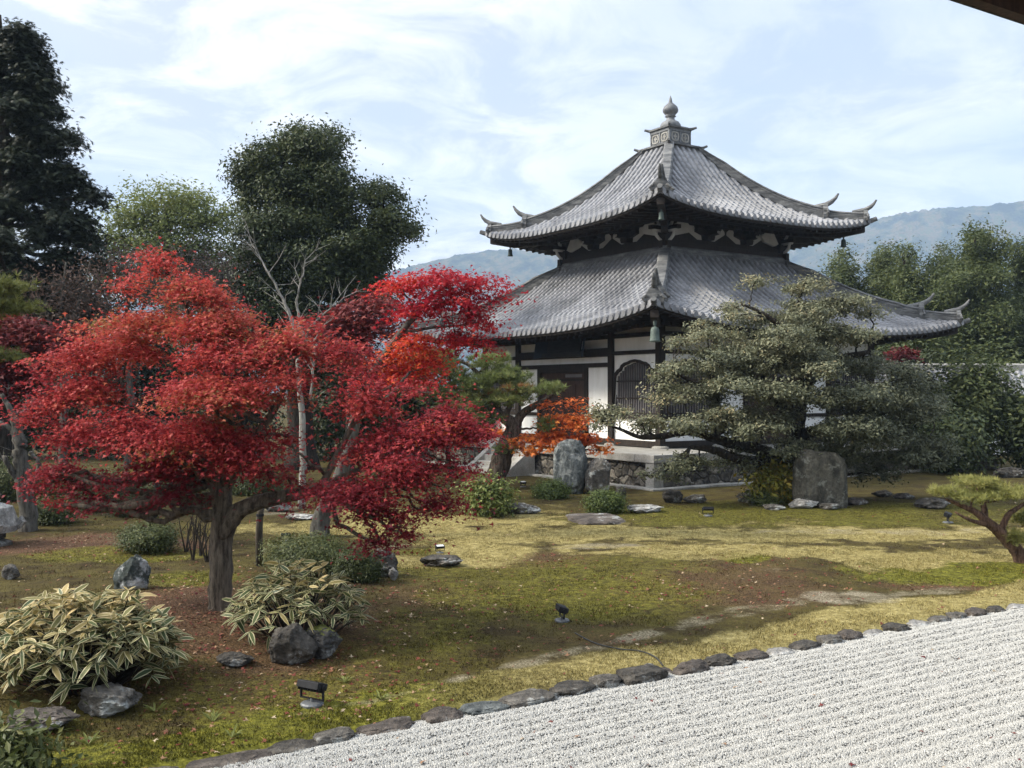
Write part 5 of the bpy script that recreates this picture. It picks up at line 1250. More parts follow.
shrub('round_shrub', 'dark round clipped shrub beside the pruned grey tree', 52, 524, 46, 24, M['lf_shrub'], tone=.3)
shrub('round_shrub', 'dark bluish round shrub under the red crown, right of the hedge row', 132, 516, 40, 20, M['lf_shrub'], tone=.15)
shrub('round_shrub', 'wide low shrub under the red crown between two round ones', 92, 511, 50, 20, M['lf_shrub'], tone=.4)
for (px, py, w, h, tn, lb) in ((10, 500, 60, 42, .4, 'leafy green hedge bush behind the stone lantern at the left edge'), (68, 498, 60, 30, .45, 'hedge bush behind the pruned grey tree'), (118, 496, 50, 26, .4, 'hedge bush beyond the wide low shrub'), (178, 500, 60, 26, .3, 'dark hedge bush just left of the big maple trunk'), (255, 494, 60, 28, .3, 'dark hedge bush right of the big maple trunk, under its limb'), (400, 486, 60, 26, .4, 'dark bush low behind the drooping red branches')):
    shrub('hedge_bush', lb, px, py, w, h, M['lf_shrub'], tone=tn)
shrub('wide_mound_shrub', 'wide mounded green shrub behind the variegated bamboo and before the slim trunk', 306, 572, 92, 38, M['lf_shrub'], tone=.5, n=1100)
shrub('ball_shrub', 'compact dark green ball shrub beside the grey rock', 358, 581, 38, 30, M['lf_shrub'], tone=.25, n=600, core=.7)
shrub('leafy_shrub', 'bright leafy shrub with pale edged leaves on the lawn left of the temple', 490, 515, 34, 34, M['lf_shrub_light'], tone=.55, n=300, size=.11, core=.4)
shrub('clipped_shrub', 'low clipped green mound at the foot of the bluish standing stone', 550, 498, 31, 17, M['lf_shrub_light'], tone=.25, n=520, size=.055, core=.75)
shrub('clipped_shrub', 'low clipped mound beside the long flat dark stone', 606, 513, 34, 21, M['lf_shrub_light'], tone=.25, n=560, size=.055, core=.75)
shrub('yellow_shrub', 'small yellow and green shrub against the big upright rock', 779, 503, 30, 36, M['lf_yellow'], tone=.5, n=170, size=.16, core=.2)
shrub('grassy_tuft', 'dark grassy tuft at the foot of the yellow shrub', 766, 505, 30, 11, M['lf_shrub'], tone=.3, n=140)
shrub('leafy_plant', 'dark green leafy plant in the bottom left corner', -4, 792, 50, 46, M['lf_shrub'], tone=.45, n=260, size=.085, core=.3)

# ---- bushes and trees closing the view behind, left
r1 = np.random.default_rng(12)
bk = [(-70, 'lf_dark', 168, 'dark bush mass beyond the lantern, outside the frame edge'), (10, 'lf_dark', 163, 'dark bush beneath the tall conifer'), (70, 'lf_dark', 158, 'dark bush behind the left half of the red crown'), (125, 'lf_conifer', 158, 'very dark bush behind the middle of the red crown'), (185, 'lf_dark', 168, 'dark bush behind the top of the red crown'), (240, 'lf_conifer', 166, 'very dark bush below the thin twiggy brown tree'), (330, 'lf_dark', 158, 'dark bush behind the bare tree'), (385, 'lf_mid', 120, 'mid green bush behind the orange top of the crimson maple'), (430, 'lf_mid', 100, 'mid green bush behind the leaning pine'), (468, 'lf_dark', 80, 'dark bush at the temple corner behind the pine')]
for i, (px, mt, h, lb) in enumerate(bk):
    k = 40 / F_PX
    shrub('background_bush', lb, px, 461, 78, h, M[mt], Y=43 + (i % 3), size=.24, n=330, tone=.3 + .1 * (i % 3), depth=1.6, group='bushes closing the garden behind')

# ---- right background
LR = dict(kind='kite', stray=0, size=0.20, n=46, sr=0.30, flat=0.8, up=0.8, out=0.8, jit=0.6, core=0.4, vs=.13, vl=.13)
for (px, Y, top, w, lb, mt, tn) in (
    (842, 66, 252, 42, 'lighter green tree just behind the right tip of the temple roof', 'lf_mid', .62), (882, 64, 246, 40, 'rounded green tree between the roof tip and the tall pointed tree', 'lf_mid', .55), (905, 60, 243, 20, 'narrow pointed green tree standing above its neighbours', 'lf_mid', .6),
    (938, 60, 250, 42, 'broad green tree behind the lower roof corner', 'lf_mid', .5), (978, 56, 226, 42, 'tallest green tree at the right, standing against the hills', 'lf_mid', .58), (1022, 58, 240, 36, 'dark green tree cut by the right frame edge', 'lf_mid', .42), (1060, 60, 235, 46, 'green tree beyond the right frame edge', 'lf_mid', .5)):
    rr = np.random.default_rng(int(px)); rows = []
    H = 470 - top
    for q in range(11):
        f = (q + 0.3) / 11; y = top + 8 + f * 150
        ww = w * float(np.interp(f, [0, .15, .4, 1], [.3, .65, 1.0, 1.05]))
        rows.append((px + (rr.random() - .5) * ww * .9, y, rr.normal() * .8, ww * .55, 15, 1.6, tn - .18 * f + rr.normal() * .05))
        rows.append((px + (rr.random() - .5) * ww * 1.5, y + 6, rr.normal() * .8, ww * .35, 10, 1.0, tn - .18 * f + rr.normal() * .05))
    tree('broadleaf_tree', lb, 'tree', M['bark_dark'], M[mt], [[(px, 460, 0, .35), (px + 2, 400, 0, .28), (px - 1, 330, 0, .18), (px, top + 12, 0, .05)]], bm(rows, 2.5), LR, Y=Y, twigs=3, tw=.03, group='trees behind the temple on the right')
for (px, py, w, h, Y, mt, tn, lb) in ((975, 455, 76, 104, 38, 'lf_mid', .62, 'bushy dark green tree below the tiled wall at the right'), (912, 462, 66, 100, 40, 'lf_mid', .12, 'dark bush half hidden behind the spreading evergreen'), (1032, 462, 40, 70, 37, 'lf_mid', .45, 'dark bush at the right frame edge'), (948, 466, 44, 60, 36, 'lf_dark', .5, 'low dark bush behind the evergreen’s right end'), (880, 395, 70, 60, 52, 'lf_dark', .6, 'shaded green bush under the lower roof corner'), (940, 395, 70, 66, 52, 'lf_dark', .5, 'shaded bush just above the tiled wall'), (1005, 395, 70, 80, 53, 'lf_dark', .55, 'dark green bush over the wall at the right')):
    if Y > 50:
        k = Y / F_PX
        shrub('shaded_bush', lb, px, 450, w, 450 - (py - h), M[mt], Y=Y, size=.28, n=420, tone=tn, depth=1.5)
    else:
        shrub('shaded_bush', lb, px, py, w, h, M[mt], Y=Y, size=.2, n=480, tone=tn, depth=1.3, core=.4)
tree('crimson_bush', 'small crimson maple under the right corner of the lower roof', 'tree', M['bark_dark'], M['lf_darkred'], [[(903, 450, 0, .1), (903, 400, 0, .08), (903, 360, 0, .04)]], bm([(898, 353, 0, 9, 5, .6, .35), (908, 351, 0, 7, 4, .6, .3), (903, 358, 0, 10, 4, .6, .25)], 5), dict(LM, size=.2, n=16, sr=.25), Y=46)
# ------------------------------------------------------------------ rocks
def rock(name, label, loc, dims, mat, seed, rz=0.0, sub=5, planes=20, rough=0.12, sink=0.12, cat='rock', group=None, parent=None, chop=0.78, boxy=1.0):
    """a faceted boulder: unit ball cut by planes, scaled and roughened; loc is its foot on the ground"""
    r = np.random.default_rng(seed)
    bm_ = bmesh.new(); bmesh.ops.create_icosphere(bm_, subdivisions=sub, radius=1.0)
    D = np.array([v.co[:] for v in bm_.verts]); Fc = np.array([[v.index for v in f.verts] for f in bm_.faces]); bm_.free()
    N = r.normal(size=(planes, 3)); N /= np.linalg.norm(N, axis=1, keepdims=True); h = chop + (1.02 - chop) * r.random(planes)
    dt = D @ N.T; rad = np.where(dt > 0.05, h[None] / np.maximum(dt, 0.05), 9).min(1); rad = np.minimum(rad, 1.1)
    rad = rad * (1 + rough * 2.2 * fbm(D * 1.6 + seed, 4, seed) + rough * fbm(D * 6 + seed, 3, seed + 5))
    rad = rad * (1 - rough * 1.1 * np.abs(fbm(D * 3.2 + seed * 2, 4, seed + 8)))
    V = D * rad[:, None]
    if boxy != 1.0: V = np.sign(V) * np.abs(V) ** boxy * 0.93
    V = V * np.array(dims) * 0.5
    c, s = math.cos(rz), math.sin(rz); V = V @ np.array([[c, s, 0], [-s, c, 0], [0, 0, 1]])
    V[:, 2] -= V[:, 2].min() + dims[2] * sink
    o = mesh_np(name, V, [Fc], mat, parent, smooth_=True)
    o.location = loc
    try: o.data.set_sharp_from_angle(angle=R_(32))
    except Exception: pass
    if label: tag(o, label, cat, group)
    return o
def prock(name, label, px, py, w, h, mat, seed, d=None, rz=0.0, **k):
    """px,py: middle of the foot; w,h pixels"""
    g = ground(px, py); kk = g[1] / F_PX; W = w * kk; H = h * kk
    dd = d or W * 0.7
    sink = k.pop('sink', 0.14)
    return rock(name, label, (g[0], g[1] + dd * 0.3, float(gh(g[0], g[1] + dd * .3))), (W, dd, H / (1 - sink) * 1.05), M[mat], seed, rz, sink=sink, **k)

EDG = [(160, 768, 34, 16, 'rock_grey', 'grey edging stone cut by the bottom frame edge, left end of the gravel border'),
 (227, 757, 80, 17, 'rock_brown', 'long brown edging stone nearest the bottom left, second from the left end of the border'),
 (294, 743, 52, 18, 'rock_dark', 'dark edging stone half covered by white gravel, next to the long brown one'),
 (335, 734, 42, 15, 'rock_grey', 'pale patched edging stone just below the larger floodlight'),
 (386, 724, 62, 15, 'rock_brown', 'long dark brown edging stone right of the patched pale one'),
 (443, 713, 38, 16, 'rock_brown', 'short brown edging stone left of the cluster of bluish pebbles'),
 (484, 705, 46, 13, 'rock_blue', 'bluish broken edging stone between the short brown and the striped grey ones'),
 (528, 697, 54, 17, 'rock_grey', 'smooth grey slanted edging stone right of the broken bluish one'),
 (572, 687, 46, 14, 'rock_dark', 'black low edging stone right of the slanted grey one'),
 (605, 681, 30, 17, 'rock_grey', 'squarish dark grey edging stone between two black ones'),
 (640, 676, 48, 19, 'rock_dark', 'largest black edging stone, left of the cable end'),
 (662, 666, 20, 11, 'rock_brown', 'small reddish edging stone where the cable ends'),
 (689, 668, 36, 16, 'rock_brown', 'flat topped brown edging stone right of the cable end'),
 (720, 660, 32, 14, 'rock_dark', 'dark edging stone right of the flat topped brown one'),
 (751, 654, 32, 13, 'rock_brown', 'light brown edging stone right of the middle of the border'),
 (779, 649, 28, 12, 'rock_pale', 'pale small edging stone between a light brown and a black one'),
 (806, 643, 32, 13, 'rock_dark', 'black edging stone above the red fallen leaf on the gravel'),
 (830, 638, 22, 12, 'rock_grey', 'small grey edging stone right of the black one by the red leaf'),
 (849, 634, 24, 13, 'rock_brown', 'brown rounded edging stone left of a white one'),
 (873, 630, 24, 11, 'rock_pale', 'whitish edging stone, palest of the right half of the border'),
 (896, 626, 24, 12, 'rock_dark', 'black edging stone right of the whitish one'),
 (917, 621, 26, 12, 'rock_pale', 'pale brownish edging stone in the right quarter of the border'),
 (938, 617, 22, 12, 'rock_grey', 'dark grey edging stone right of the pale brownish one'),
 (957, 614, 20, 10, 'rock_grey', 'slim grey edging stone, fourth from the right frame edge'),
 (975, 611, 22, 11, 'rock_brown', 'brown edging stone, third from the right frame edge'),
 (996, 608, 24, 11, 'rock_dark', 'dark edging stone, second from the right frame edge'),
 (1018, 604, 26, 10, 'rock_pale', 'whitish edging stone touching the right frame edge'),
 (1046, 599, 28, 11, 'rock_grey', 'grey edging stone just outside the right frame edge')]
for i, (px, py, w, h, mt, lb) in enumerate(EDG):
    x, y = flat(px, py); kk = y / F_PX
    W = w * kk * 1.22; H = max(h * kk, 0.12) * (.75 + .45 * _h1(i * 5 + 1))
    rz = math.atan(SL) + 0.12 * (_h1(i) - .5)
    rock('edging_stone', lb, (x, y + 0.02, -0.10), (W, W * .30 + 0.16, H), M[mt], 300 + i, rz, sub=4, planes=14, rough=0.14, sink=0.14, boxy=.62 + .35 * _h1(i * 3 + 2), cat='edging stone', group='edging stones along the raked gravel')

prock('boulder', 'dark green speckled boulder with pale lichen behind the left bamboo clump', 130, 590, 36, 32, 'rock_lichen', 21, rough=.09)
prock('boulder', 'dark boulder with a pale patch under the right bamboo clump', 288, 666, 46, 35, 'rock_dark', 22)
prock('boulder', 'mossy dark boulder right beside the dark one under the right bamboo clump', 321, 660, 38, 28, 'rock_moss', 23)
prock('flat_stone', 'low dark stone left of the dark boulder under the bamboo', 231, 667, 36, 10, 'rock_dark', 24)
prock('flat_stone', 'broad grey-white stone in the shade under the left bamboo clump', 104, 716, 60, 26, 'rock_grey', 25)
prock('flat_stone', 'low brownish stone at the left edge below the bamboo', 36, 733, 66, 18, 'rock_brown', 26)
prock('flat_stone', 'small grey stone at the far left beyond the bamboo', 8, 580, 18, 13, 'rock_grey', 27)
prock('boulder', 'grey boulder beside the dark ball shrub', 380, 577, 36, 24, 'rock_dark', 28)
prock('white_stone', 'small whitish stone at the foot of the grey boulder', 393, 580, 9, 12, 'rock_pale', 29)
prock('flat_stone', 'flat dark stone by the small floodlight with a white lens', 441, 567, 42, 10, 'rock_dark', 30)
prock('flat_stone', 'flat grey stone at the foot of the bright leafy shrub', 520, 514, 36, 9, 'rock_grey', 31)
prock('stone_slab', 'long flat dark stepping slab on the dry grass', 598, 523, 78, 5, 'rock_brown', 32, d=1.7, rough=.05, chop=.6, boxy=.7, sink=.3)
prock('flat_stone', 'pale flat stone right of the long dark slab', 646, 513, 38, 7, 'rock_pale', 33)
prock('boulder', 'dark boulder near the temple platform corner', 673, 503, 22, 11, 'rock_dark', 34)
prock('boulder', 'light grey low stone right of the dark one by the platform corner', 696, 503, 22, 8, 'rock_grey', 35)
prock('boulder', 'small pointed stone behind the clipped mound by the slab', 621, 500, 11, 12, 'rock_dark', 36)
prock('boulder', 'grey rounded boulder left of the yellow shrub', 753, 503, 28, 13, 'rock_grey', 37)
prock('upright_rock', 'big upright weathered rock under the spreading evergreen', 824, 508, 58, 56, 'rock_big', 38, d=.9, sub=5, planes=10, rough=.09, chop=.72, boxy=.55)
for i, (px, py, w, h, mt, lb) in enumerate(((806, 509, 28, 9, 'rock_pale', 'whitish stone at the left foot of the big upright rock'), (831, 510, 22, 6, 'rock_grey', 'grey stone below the middle of the big upright rock'), (775, 510, 22, 5, 'rock_grey', 'flat stone below the yellow shrub'), (858, 505, 22, 7, 'rock_brown', 'brownish stone at the right foot of the big upright rock'), (884, 497, 20, 6, 'rock_dark', 'small dark stone in the shade right of the upright rock'), (905, 499, 22, 5, 'rock_brown', 'flat brown stone in the shade right of the upright rock'))):
    prock('foot_stone', lb, px, py, w, h, mt, 50 + i)
prock('boulder', 'dark low rock behind the floodlight at the right', 936, 509, 34, 11, 'rock_dark', 60)
prock('standing_stone', 'tall bluish standing stone in front of the temple platform', 571, 494, 37, 50, 'rock_blue', 41, d=.8, sub=5, planes=10, rough=.09, chop=.72, boxy=.65)
prock('standing_stone', 'shorter grey standing stone leaning beside the tall bluish one', 599, 494, 30, 34, 'rock_grey', 42, d=.7, sub=5, planes=10, rough=.09, chop=.72, boxy=.7)
prock('boulder', 'low rock beside the foot of the leaning pine', 478, 489, 30, 10, 'rock_brown', 43)
prock('boulder', 'dark rock on the lawn right of the big maple trunk', 278, 512, 26, 14, 'rock_grey', 44)
prock('flat_stone', 'flat pale stone beyond the dark rock right of the big maple trunk', 300, 520, 30, 5, 'rock_pale', 45)
prock('boulder', 'small stone beside the leaning pine steps', 535, 475, 18, 7, 'rock_grey', 46)
for (px, py, w, h, lb, sd) in ((985, 470, 40, 9, 'long low stone under the dark bushes at the right', 71), (1012, 478, 30, 9, 'low block of stone at the right frame edge', 72)):
    prock('low_stone', lb, px, py, w, h, 'rock_dark', sd)

# ------------------------------------------------------------------ variegated bamboo clumps
def sasa(label, px, py, w, h, n, Yd, seed, tone, llen):
    g = ground(px, py); k = g[1] / F_PX; r = np.random.default_rng(seed)
    root = thing('variegated_bamboo', label, 'bamboo', tuple(g), 0, 'clumps of variegated dwarf bamboo')
    st = MB(); inner_v, inner_f, edge_v, edge_f, ti, te = [], [], [], [], [], []
    W, H, D_ = w * k / 2, h * k, Yd
    for q in range(n):
        a = r.random() * 2 * PI; rad = math.sqrt(r.random()); el = r.random()
        top = np.array([W * rad * math.cos(a), D_ * rad * math.sin(a), 0.0]); dome = math.sqrt(max(0.05, 1 - rad * rad * .85))
        top[2] = H * (.82 + .32 * r.random()) * (dome * (0.55 + 0.45 * el ** .5) if rad < .9 else .5 * el + .18)
        foot = np.array([top[0] * .35, top[1] * .35, -0.05])
        midp = foot * .4 + top * .6 + np.array([0, 0, .05 * H]); 
        if q % 2 == 0: st.tube([foot, midp, top], [.008, .006, .004], 5, cap=False)
        nl = r.integers(4, 8); ph = r.random() * 2 * PI; hv = top[2] / H
        for j in range(nl):
            an = ph + 2 * PI * j / nl + r.normal() * .35; L = llen * (0.6 + .7 * r.random()); wd = L * (.105 + .05 * r.random())
            rise = 1.3 * r.random() - .55 - (.5 * r.random() if hv < .6 else 0); out = np.array([math.cos(an), math.sin(an), rise]); out /= np.linalg.norm(out)
            sd = np.cross(out, [0, 0, 1]); sd /= np.linalg.norm(sd); tw_ = .6 * r.normal(); sd = sd * math.cos(tw_) + np.cross(out, sd) * math.sin(tw_)
            t_ = np.array([0, .12, .35, .65, .88, 1.0]); wp = np.array([.05, .62, 1, .85, .38, .0]); droop = .08 + .25 * r.random()
            cen = top + np.outer(t_ * L, out) + np.outer(-(t_ ** 2) * L * droop, [0, 0, 1.0])
            inn = wp * .66; inn[-1] = 0
            b = len(inner_v); bb_ = len(edge_v)
            for i in range(6):
                inner_v += [cen[i] - sd * wd * inn[i], cen[i] + np.array([0, 0, -.06 * wd]), cen[i] + sd * wd * inn[i]]
                edge_v += [cen[i] - sd * wd * wp[i], cen[i] - sd * wd * inn[i], cen[i] + sd * wd * inn[i], cen[i] + sd * wd * wp[i]]
            tl = np.clip(tone + .42 * (hv - .6) + r.normal() * .22, 0, 1)
            for i in range(5):
                inner_f += [(b + 3 * i, b + 3 * i + 1, b + 3 * i + 4, b + 3 * i + 3), (b + 3 * i + 1, b + 3 * i + 2, b + 3 * i + 5, b + 3 * i + 4)]; ti += [tl, tl]
                edge_f += [(bb_ + 4 * i, bb_ + 4 * i + 1, bb_ + 4 * i + 5, bb_ + 4 * i + 4), (bb_ + 4 * i + 2, bb_ + 4 * i + 3, bb_ + 4 * i + 7, bb_ + 4 * i + 6)]; te += [tl, tl]
    st.build('canes', M['bark_dark'], root)
    V = np.array(inner_v + edge_v); F_ = np.array(inner_f + [tuple(i + len(inner_v) for i in f) for f in edge_f])
    mesh_np('leaves', V, [F_], None, root, attrs=[('tone', 'FLOAT', 'FACE', np.array(ti + te))], mats=[M['sasa_green'], M['sasa_edge']], midx=[0] * len(inner_f) + [1] * len(edge_f))
    return root
sasa('broad clump of golden variegated bamboo in front of the speckled boulder at the left', 84, 684, 186, 92, 520, .8, 4, .47, .175)
sasa('smaller green and cream bamboo clump growing over two dark boulders', 300, 640, 136, 72, 220, .65, 5, .34, .165)
# single sprigs in the moss
for i, (px, py, lb) in enumerate(((155, 712, 'tiny bamboo sprig in the moss right of the left bamboo clump'), (88, 640 + 105, 'tiny grass sprig below the stone under the left bamboo'), (213, 722, 'yellowish sprig in the moss near the long brown edging stone'), (345, 683, 'small sprig in the moss right of the larger floodlight'), (380, 700, 'yellow sprig beside the edging, right of the larger floodlight'), (232, 738, 'yellow sprig touching the gravel edging'))):
    g = ground(px, py); r = np.random.default_rng(60 + i); V = []; Fx = []
    for j in range(9):
        a = r.random() * 2 * PI; L = .10 + .08 * r.random(); d = np.array([math.cos(a), math.sin(a), .7 + .6 * r.random()]); d /= np.linalg.norm(d); s = np.cross(d, [0, 0, 1]); s = s / np.linalg.norm(s) * .010
        b = len(V); V += [-s * .4, s * .4, d * L * .55 + s, d * L + np.array([0, 0, -.03]), d * L * .55 - s]; Fx.append((b, b + 1, b + 2, b + 3, b + 4))
    o = mesh_np('grass_sprig', np.array(V), [np.array(Fx)], M['lf_shrub_light'], attrs=[('tone', 'FLOAT', 'FACE', np.full(len(Fx), .8))]); o.location = g
    tag(o, lb, 'sprig')

# ------------------------------------------------------------------ floodlights, pole, cable, lantern
def floodlight(label, px, py, w, face, kind='box'):
    """small garden floodlight: flat base, two-armed bracket, finned head with a lens"""
    g = ground(px, py); k = g[1] / F_PX; s = w * k
    t = thing('garden_floodlight', label, 'floodlight', tuple(g), face, 'black garden floodlights in the moss')
    b = MB(); b.lathe([(.34 * s, -0.02), (.34 * s, .05 * s), (.30 * s, .09 * s), (.06 * s, .11 * s), (.05 * s, .20 * s)], n=16); b.build('base', M['grey_metal'], t)
    a = MB(); hz = .58 * s
    a.box(-.42 * s, .42 * s, -.03 * s, .03 * s, .17 * s, .21 * s)
    for sx in (-1, 1): a.box(sx * .42 * s - .02 * s, sx * .42 * s + .02 * s, -.035 * s, .035 * s, .17 * s, hz + .05 * s); a.tube([(sx * .40 * s, 0, hz), (sx * .47 * s, 0, hz)], [.05 * s, .05 * s], 8)
    a.build('bracket', M['black_metal'], t)
    h = MB(); T = Matrix.Translation((0, 0, hz)) @ Matrix.Rotation(R_(-72), 4, 'X')
    h.box(-.40 * s, .40 * s, -.10 * s, .10 * s, -.22 * s, .22 * s, T)
    for q in range(7): h.box(-.36 * s + q * .12 * s - .012 * s, -.36 * s + q * .12 * s + .012 * s, .10 * s, .17 * s, -.18 * s, .18 * s, T)
    hd = h.build('lamp_head', M['black_metal'], t, bevel=.02 * s)
    l = MB(); l.box(-.33 * s, .33 * s, -.112 * s, -.102 * s, -.17 * s, .17 * s, T); l.build('lens', M['white_cover' if kind == 'white' else 'black_metal'], hd)
    return t
floodlight('larger black floodlight on a grey base in the moss near the gravel edging', 312, 705, 34, R_(150))
floodlight('small black floodlight alone in the middle of the moss lawn', 562, 621, 22, R_(100))
floodlight('small floodlight with a white lens by the flat dark stone', 440, 553, 11, R_(25), 'white')
floodlight('black floodlight facing the spreading evergreen, right of the platform corner', 708, 516, 13, R_(180))
floodlight('black floodlight left of the trained pine at the right', 948, 523, 15, R_(60))
floodlight('tiny floodlight beside the foot of the leaning pine', 523, 487, 8, R_(40), 'white')
floodlight('small black floodlight on the lawn right of the slim prop pole', 286, 541, 11, R_(180))

pt = [ground(260, 566), P(259, 540, ground(260, 566)[1]), P(260, 515, ground(260, 566)[1]), P(262, 506, ground(260, 566)[1])]
pp_ = thing('prop_pole', 'slim bark covered pole propping the thick limb of the large red maple', 'pole', tuple(pt[0]))
mb = MB(); q_ = np.array(pt) - pt[0]; q_[0, 2] -= .1; mb.tube(q_, [.062, .06, .056, .055], 10, rough=.15); mb.build('pole', M['pole'], pp_, sm=True)
mb = MB(); mb.tube([q_[2] + [0, 0, -.02], q_[2] + [0, 0, .02]], [.066, .066], 10); m2 = ground(0, 700); mb.build('binding', M['black_metal'], pp_)
for i, (px, py, h, lb) in enumerate(((186, 552, 46, 'thin bare shoot left of the big maple trunk, leftmost of the row'), (193, 560, 50, 'thin bare shoot left of the big maple trunk, second of the row'), (200, 556, 44, 'thin bare shoot left of the big maple trunk, third of the row'), (207, 562, 48, 'thin bare shoot closest to the big maple trunk'))):
    g = ground(px, py); k = g[1] / F_PX; r = np.random.default_rng(80 + i)
    mb = MB()
    for j in range(5):
        e = np.array([r.normal() * .16, r.normal() * .12, h * k * (.7 + .3 * r.random())]); mb.tube([(0, 0, -.05), e * .5 + r.normal(size=3) * .02, e], [.018, .012, .005], 5)
        e2 = e * .6 + np.array([r.normal() * .2, r.normal() * .1, .25]); mb.tube([e * .5, e2], [.008, .003], 4)
    o = mb.build('bare_shoots', M['bark_dark']); o.location = g; tag(o, lb, 'shoots')

cb = []
for (px, py) in ((575, 634), (595, 644), (620, 650), (640, 652), (655, 658), (663, 666)):
    g = ground(px, py); cb.append((g[0], g[1], g[2] + .012, .009))
sp = spline(cb, 6); mb = MB(); mb.tube(sp[:, :3], sp[:, 3], 6); tag(mb.build('cable', M['cable']), 'thin dark cable lying across the dry grass to the gravel edging', 'cable')

# stone lantern half out of the frame at the left
gl = P(-10, 391, 19.5); gl[2] = float(gh(gl[0], gl[1]))
lt = thing('stone_lantern', 'pale stone lantern with a curling cap half cut by the left frame edge', 'lantern', tuple(gl))
zb = P(0, 532, 19.5)[2] - gl[2]; zt = P(0, 506, 19.5)[2] - gl[2]; ztt = P(0, 487, 19.5)[2] - gl[2]
def hexl(mb, prof, n=6, rot=0.3):
    vs = []; fs = []
    for r_, z in prof:
        for q in range(n): vs.append((r_ * math.cos(rot + 2 * PI * q / n), r_ * math.sin(rot + 2 * PI * q / n), z))
    for j in range(len(prof) - 1):
        for q in range(n): fs.append((j * n + q, j * n + (q + 1) % n, (j + 1) * n + (q + 1) % n, (j + 1) * n + q))
    fs += [tuple(range(n - 1, -1, -1)), tuple((len(prof) - 1) * n + q for q in range(n))]; mb.add(vs, fs)
zb = max(zb, .30)
mb = MB(); hexl(mb, [(.42, -.1), (.42, .08), (.30, .12), (.2, .14)]); mb.build('base', M['rock_grey'], lt, bevel=.01)
mb = MB(); hexl(mb, [(.24, .13), (.30, zb * .5), (.30, zb)]); mb.build('light_box', M['rock_grey'], lt, bevel=.01)
mb = MB()
n = 6; rot = 0.25
mb.lathe([(.30, zb), (.50, zb - .02), (.54, zb + .10), (.42, zt - .02), (.20, zt + .06), (.1, zt + .08)], n=24)
for q in range(6):
    a = rot + q * PI / 3
    mb.tube([(.40 * math.cos(a), .40 * math.sin(a), zb + .09), (.52 * math.cos(a), .52 * math.sin(a), zb + .09), (.60 * math.cos(a), .60 * math.sin(a), zb + .17), (.56 * math.cos(a), .56 * math.sin(a), zb + .26)], [.09, .09, .075, .04], 8)
mb.build('cap', M['rock_pale'], lt)
mb = MB(); mb.lathe([(.14, zt + .07), (.20, zt + .11), (.15, zt + .16), (.20, zt + .22), (.13, ztt), (.02, ztt + .1)], n=16); mb.build('jewel', M['rock_pale'], lt, sm=True)

# ------------------------------------------------------------------ roofed wall far right, veranda eave overhead
wa = P(700, 391, 47); wb = P(1120, 391, 47)
w = thing('roofed_wall', 'white garden wall with a tiled roof and pale ridge behind the bushes at the right', 'wall', ((wa[0] + wb[0]) / 2, 47, 0))
hl = (wb[0] - wa[0]) / 2; zr = P(900, 370, 47)[2]; ze = P(900, 405, 45.6)[2]
mb = MB(); mb.box(-hl, hl, -.35, .35, -.2, zr - .7); mb.build('wall_body', M['plaster'], w)
nrow = int(2 * hl / .30); U = []; Hh = []
for q in range(nrow):
    for o_, h_ in ((-.5, -.02), (-.3, .0), (-.299, .03), (-.15, .08), (0, .10), (.15, .08), (.299, .03), (.3, 0.0)): U.append(-hl + (q + .5 + o_) * .30); Hh.append(h_)
U = np.array(U); Hh = np.array(Hh); Vs, Fs = [], []
for sgn in (-1, 1):
    D = []; 
    for j in range(8): D += [(j / 8 + .001, 1.0), ((j + 1) / 8 - .001, 0.0)]
    rows_ = []
    for f, sw in D: rows_.append(np.stack([U * sgn, np.full_like(U, sgn * (.12 + 1.35 * (1 - f))), (ze + (zr - ze) * (.75 * f + .25 * f * f)) + Hh + .03 * sw], -1))
    A = np.array(rows_); b = sum(len(v) for v in Vs); n2, n1 = A.shape[:2]; ii = np.arange(n1 * n2).reshape(n2, n1) + b
    Vs.append(A.reshape(-1, 3)); Fs.append(np.stack([ii[:-1, :-1], ii[:-1, 1:], ii[1:, 1:], ii[1:, :-1]], -1).reshape(-1, 4))
mesh_np('tiled_roof', np.concatenate(Vs), [np.concatenate(Fs)], M['tile'], w)
mb = MB(); mb.box(-hl, hl, -.15, .15, zr - .05, zr + .15); mb.tube([(-hl, 0, zr + .2), (hl, 0, zr + .2)], [.11, .11], 10); mb.build('ridge', M['granite'], w)

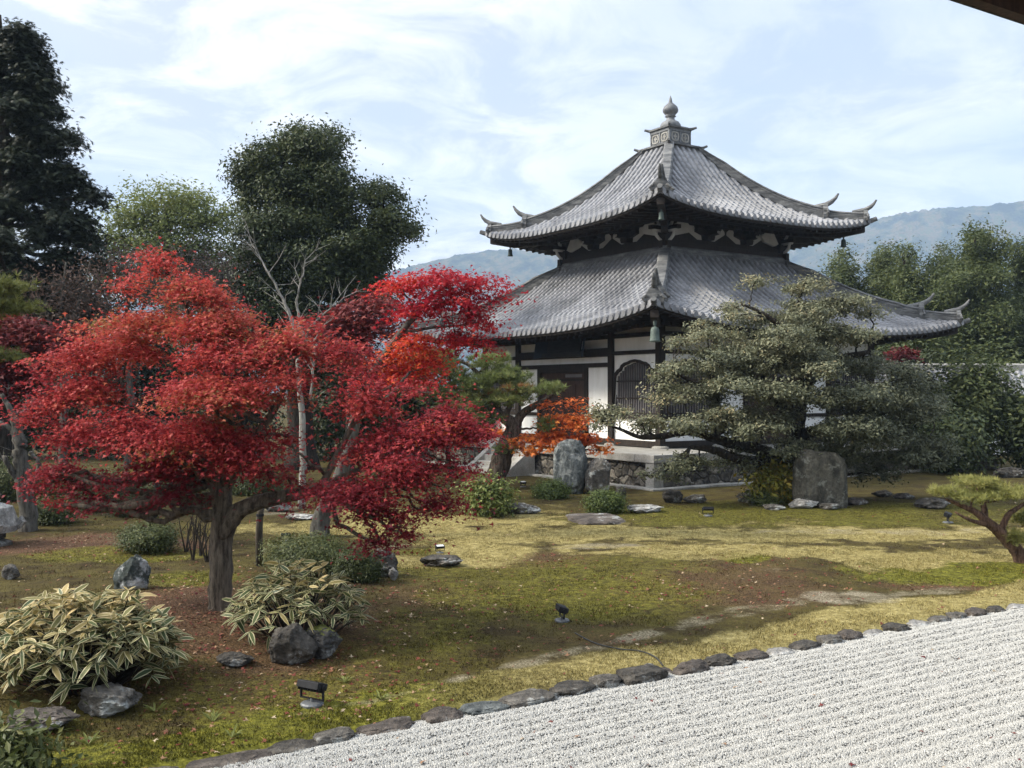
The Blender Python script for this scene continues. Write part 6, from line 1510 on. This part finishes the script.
ZE = 5.2
def at_z(px, py, z):
    d = ray(px, py); t = (z - EYE) / d[2]; return np.array([d[0] * t, d[1] * t, z])
ev = at_z(1024, 25, ZE)
evt = thing('veranda_eave', 'dark wooden eave corner of the veranda jutting in overhead at the top right', 'eave', tuple(ev), math.atan(SL))
for (nm, y0, y1, z0, z1, mt) in (('edge_board', -0.05, 0.0, 0.0, 0.10, 'pole'), ('fascia', -0.12, -0.055, -0.02, 0.14, 'door')):
    mb = MB(); mb.box(-9, 14, y0, y1, z0, z1); mb.build(nm, M[mt], evt)
RS = Matrix.Rotation(R_(-9), 4, 'X')
mb = MB(); mb.box(-9, 14, -3.4, -0.125, 0.09, 0.15, RS); mb.build('eave_boards', M['wood'], evt)
for q in range(20):
    mb = MB(); x = -8.8 + q * 1.15; mb.box(x, x + .09, -3.4, -0.13, -0.02, 0.088, RS); mb.build('rafter', M['door'], evt)

# fallen leaves on moss and gravel (uncountable)
r = np.random.default_rng(21); n = 26000
yy = 7.5 + 20 * r.random(n) ** 1.6; xx = (r.random(n) - .5) * 2 * yy * .55
w = ground_weights(xx, yy); d = border_d(xx, yy)
pxx, pyy = project(xx, yy, 0 * xx)
near_m = np.exp(-(((xx + 3.4) / 3.2) ** 2 + ((yy - 13.0) / 3.2) ** 2))
keep = r.random(n) < np.where(d < 0, .012, np.clip(.10 + .75 * w[:, 2] + .55 * near_m - .3 * w[:, 0], .03, 1)) ; xx, yy = xx[keep], yy[keep]
d = d[keep]; m = len(xx); zz = np.where(d < 0, -.03, gh(xx, yy)) + .012
tone = np.clip(np.where(r.random(m) < .62, .18, .75) + r.normal(size=m) * .2, 0, 1)
nr = np.stack([r.normal(size=m) * .35, r.normal(size=m) * .35, np.ones(m)], -1)
V, Fc, nf = leaf_arrays('maple', np.stack([xx, yy, zz], -1), nr, .05 * (.6 + .7 * r.random(m)), r)
stuff(mesh_np('fallen_leaves', V, [Fc], M['fallen'], attrs=[('tone', 'FLOAT', 'FACE', tone)]))
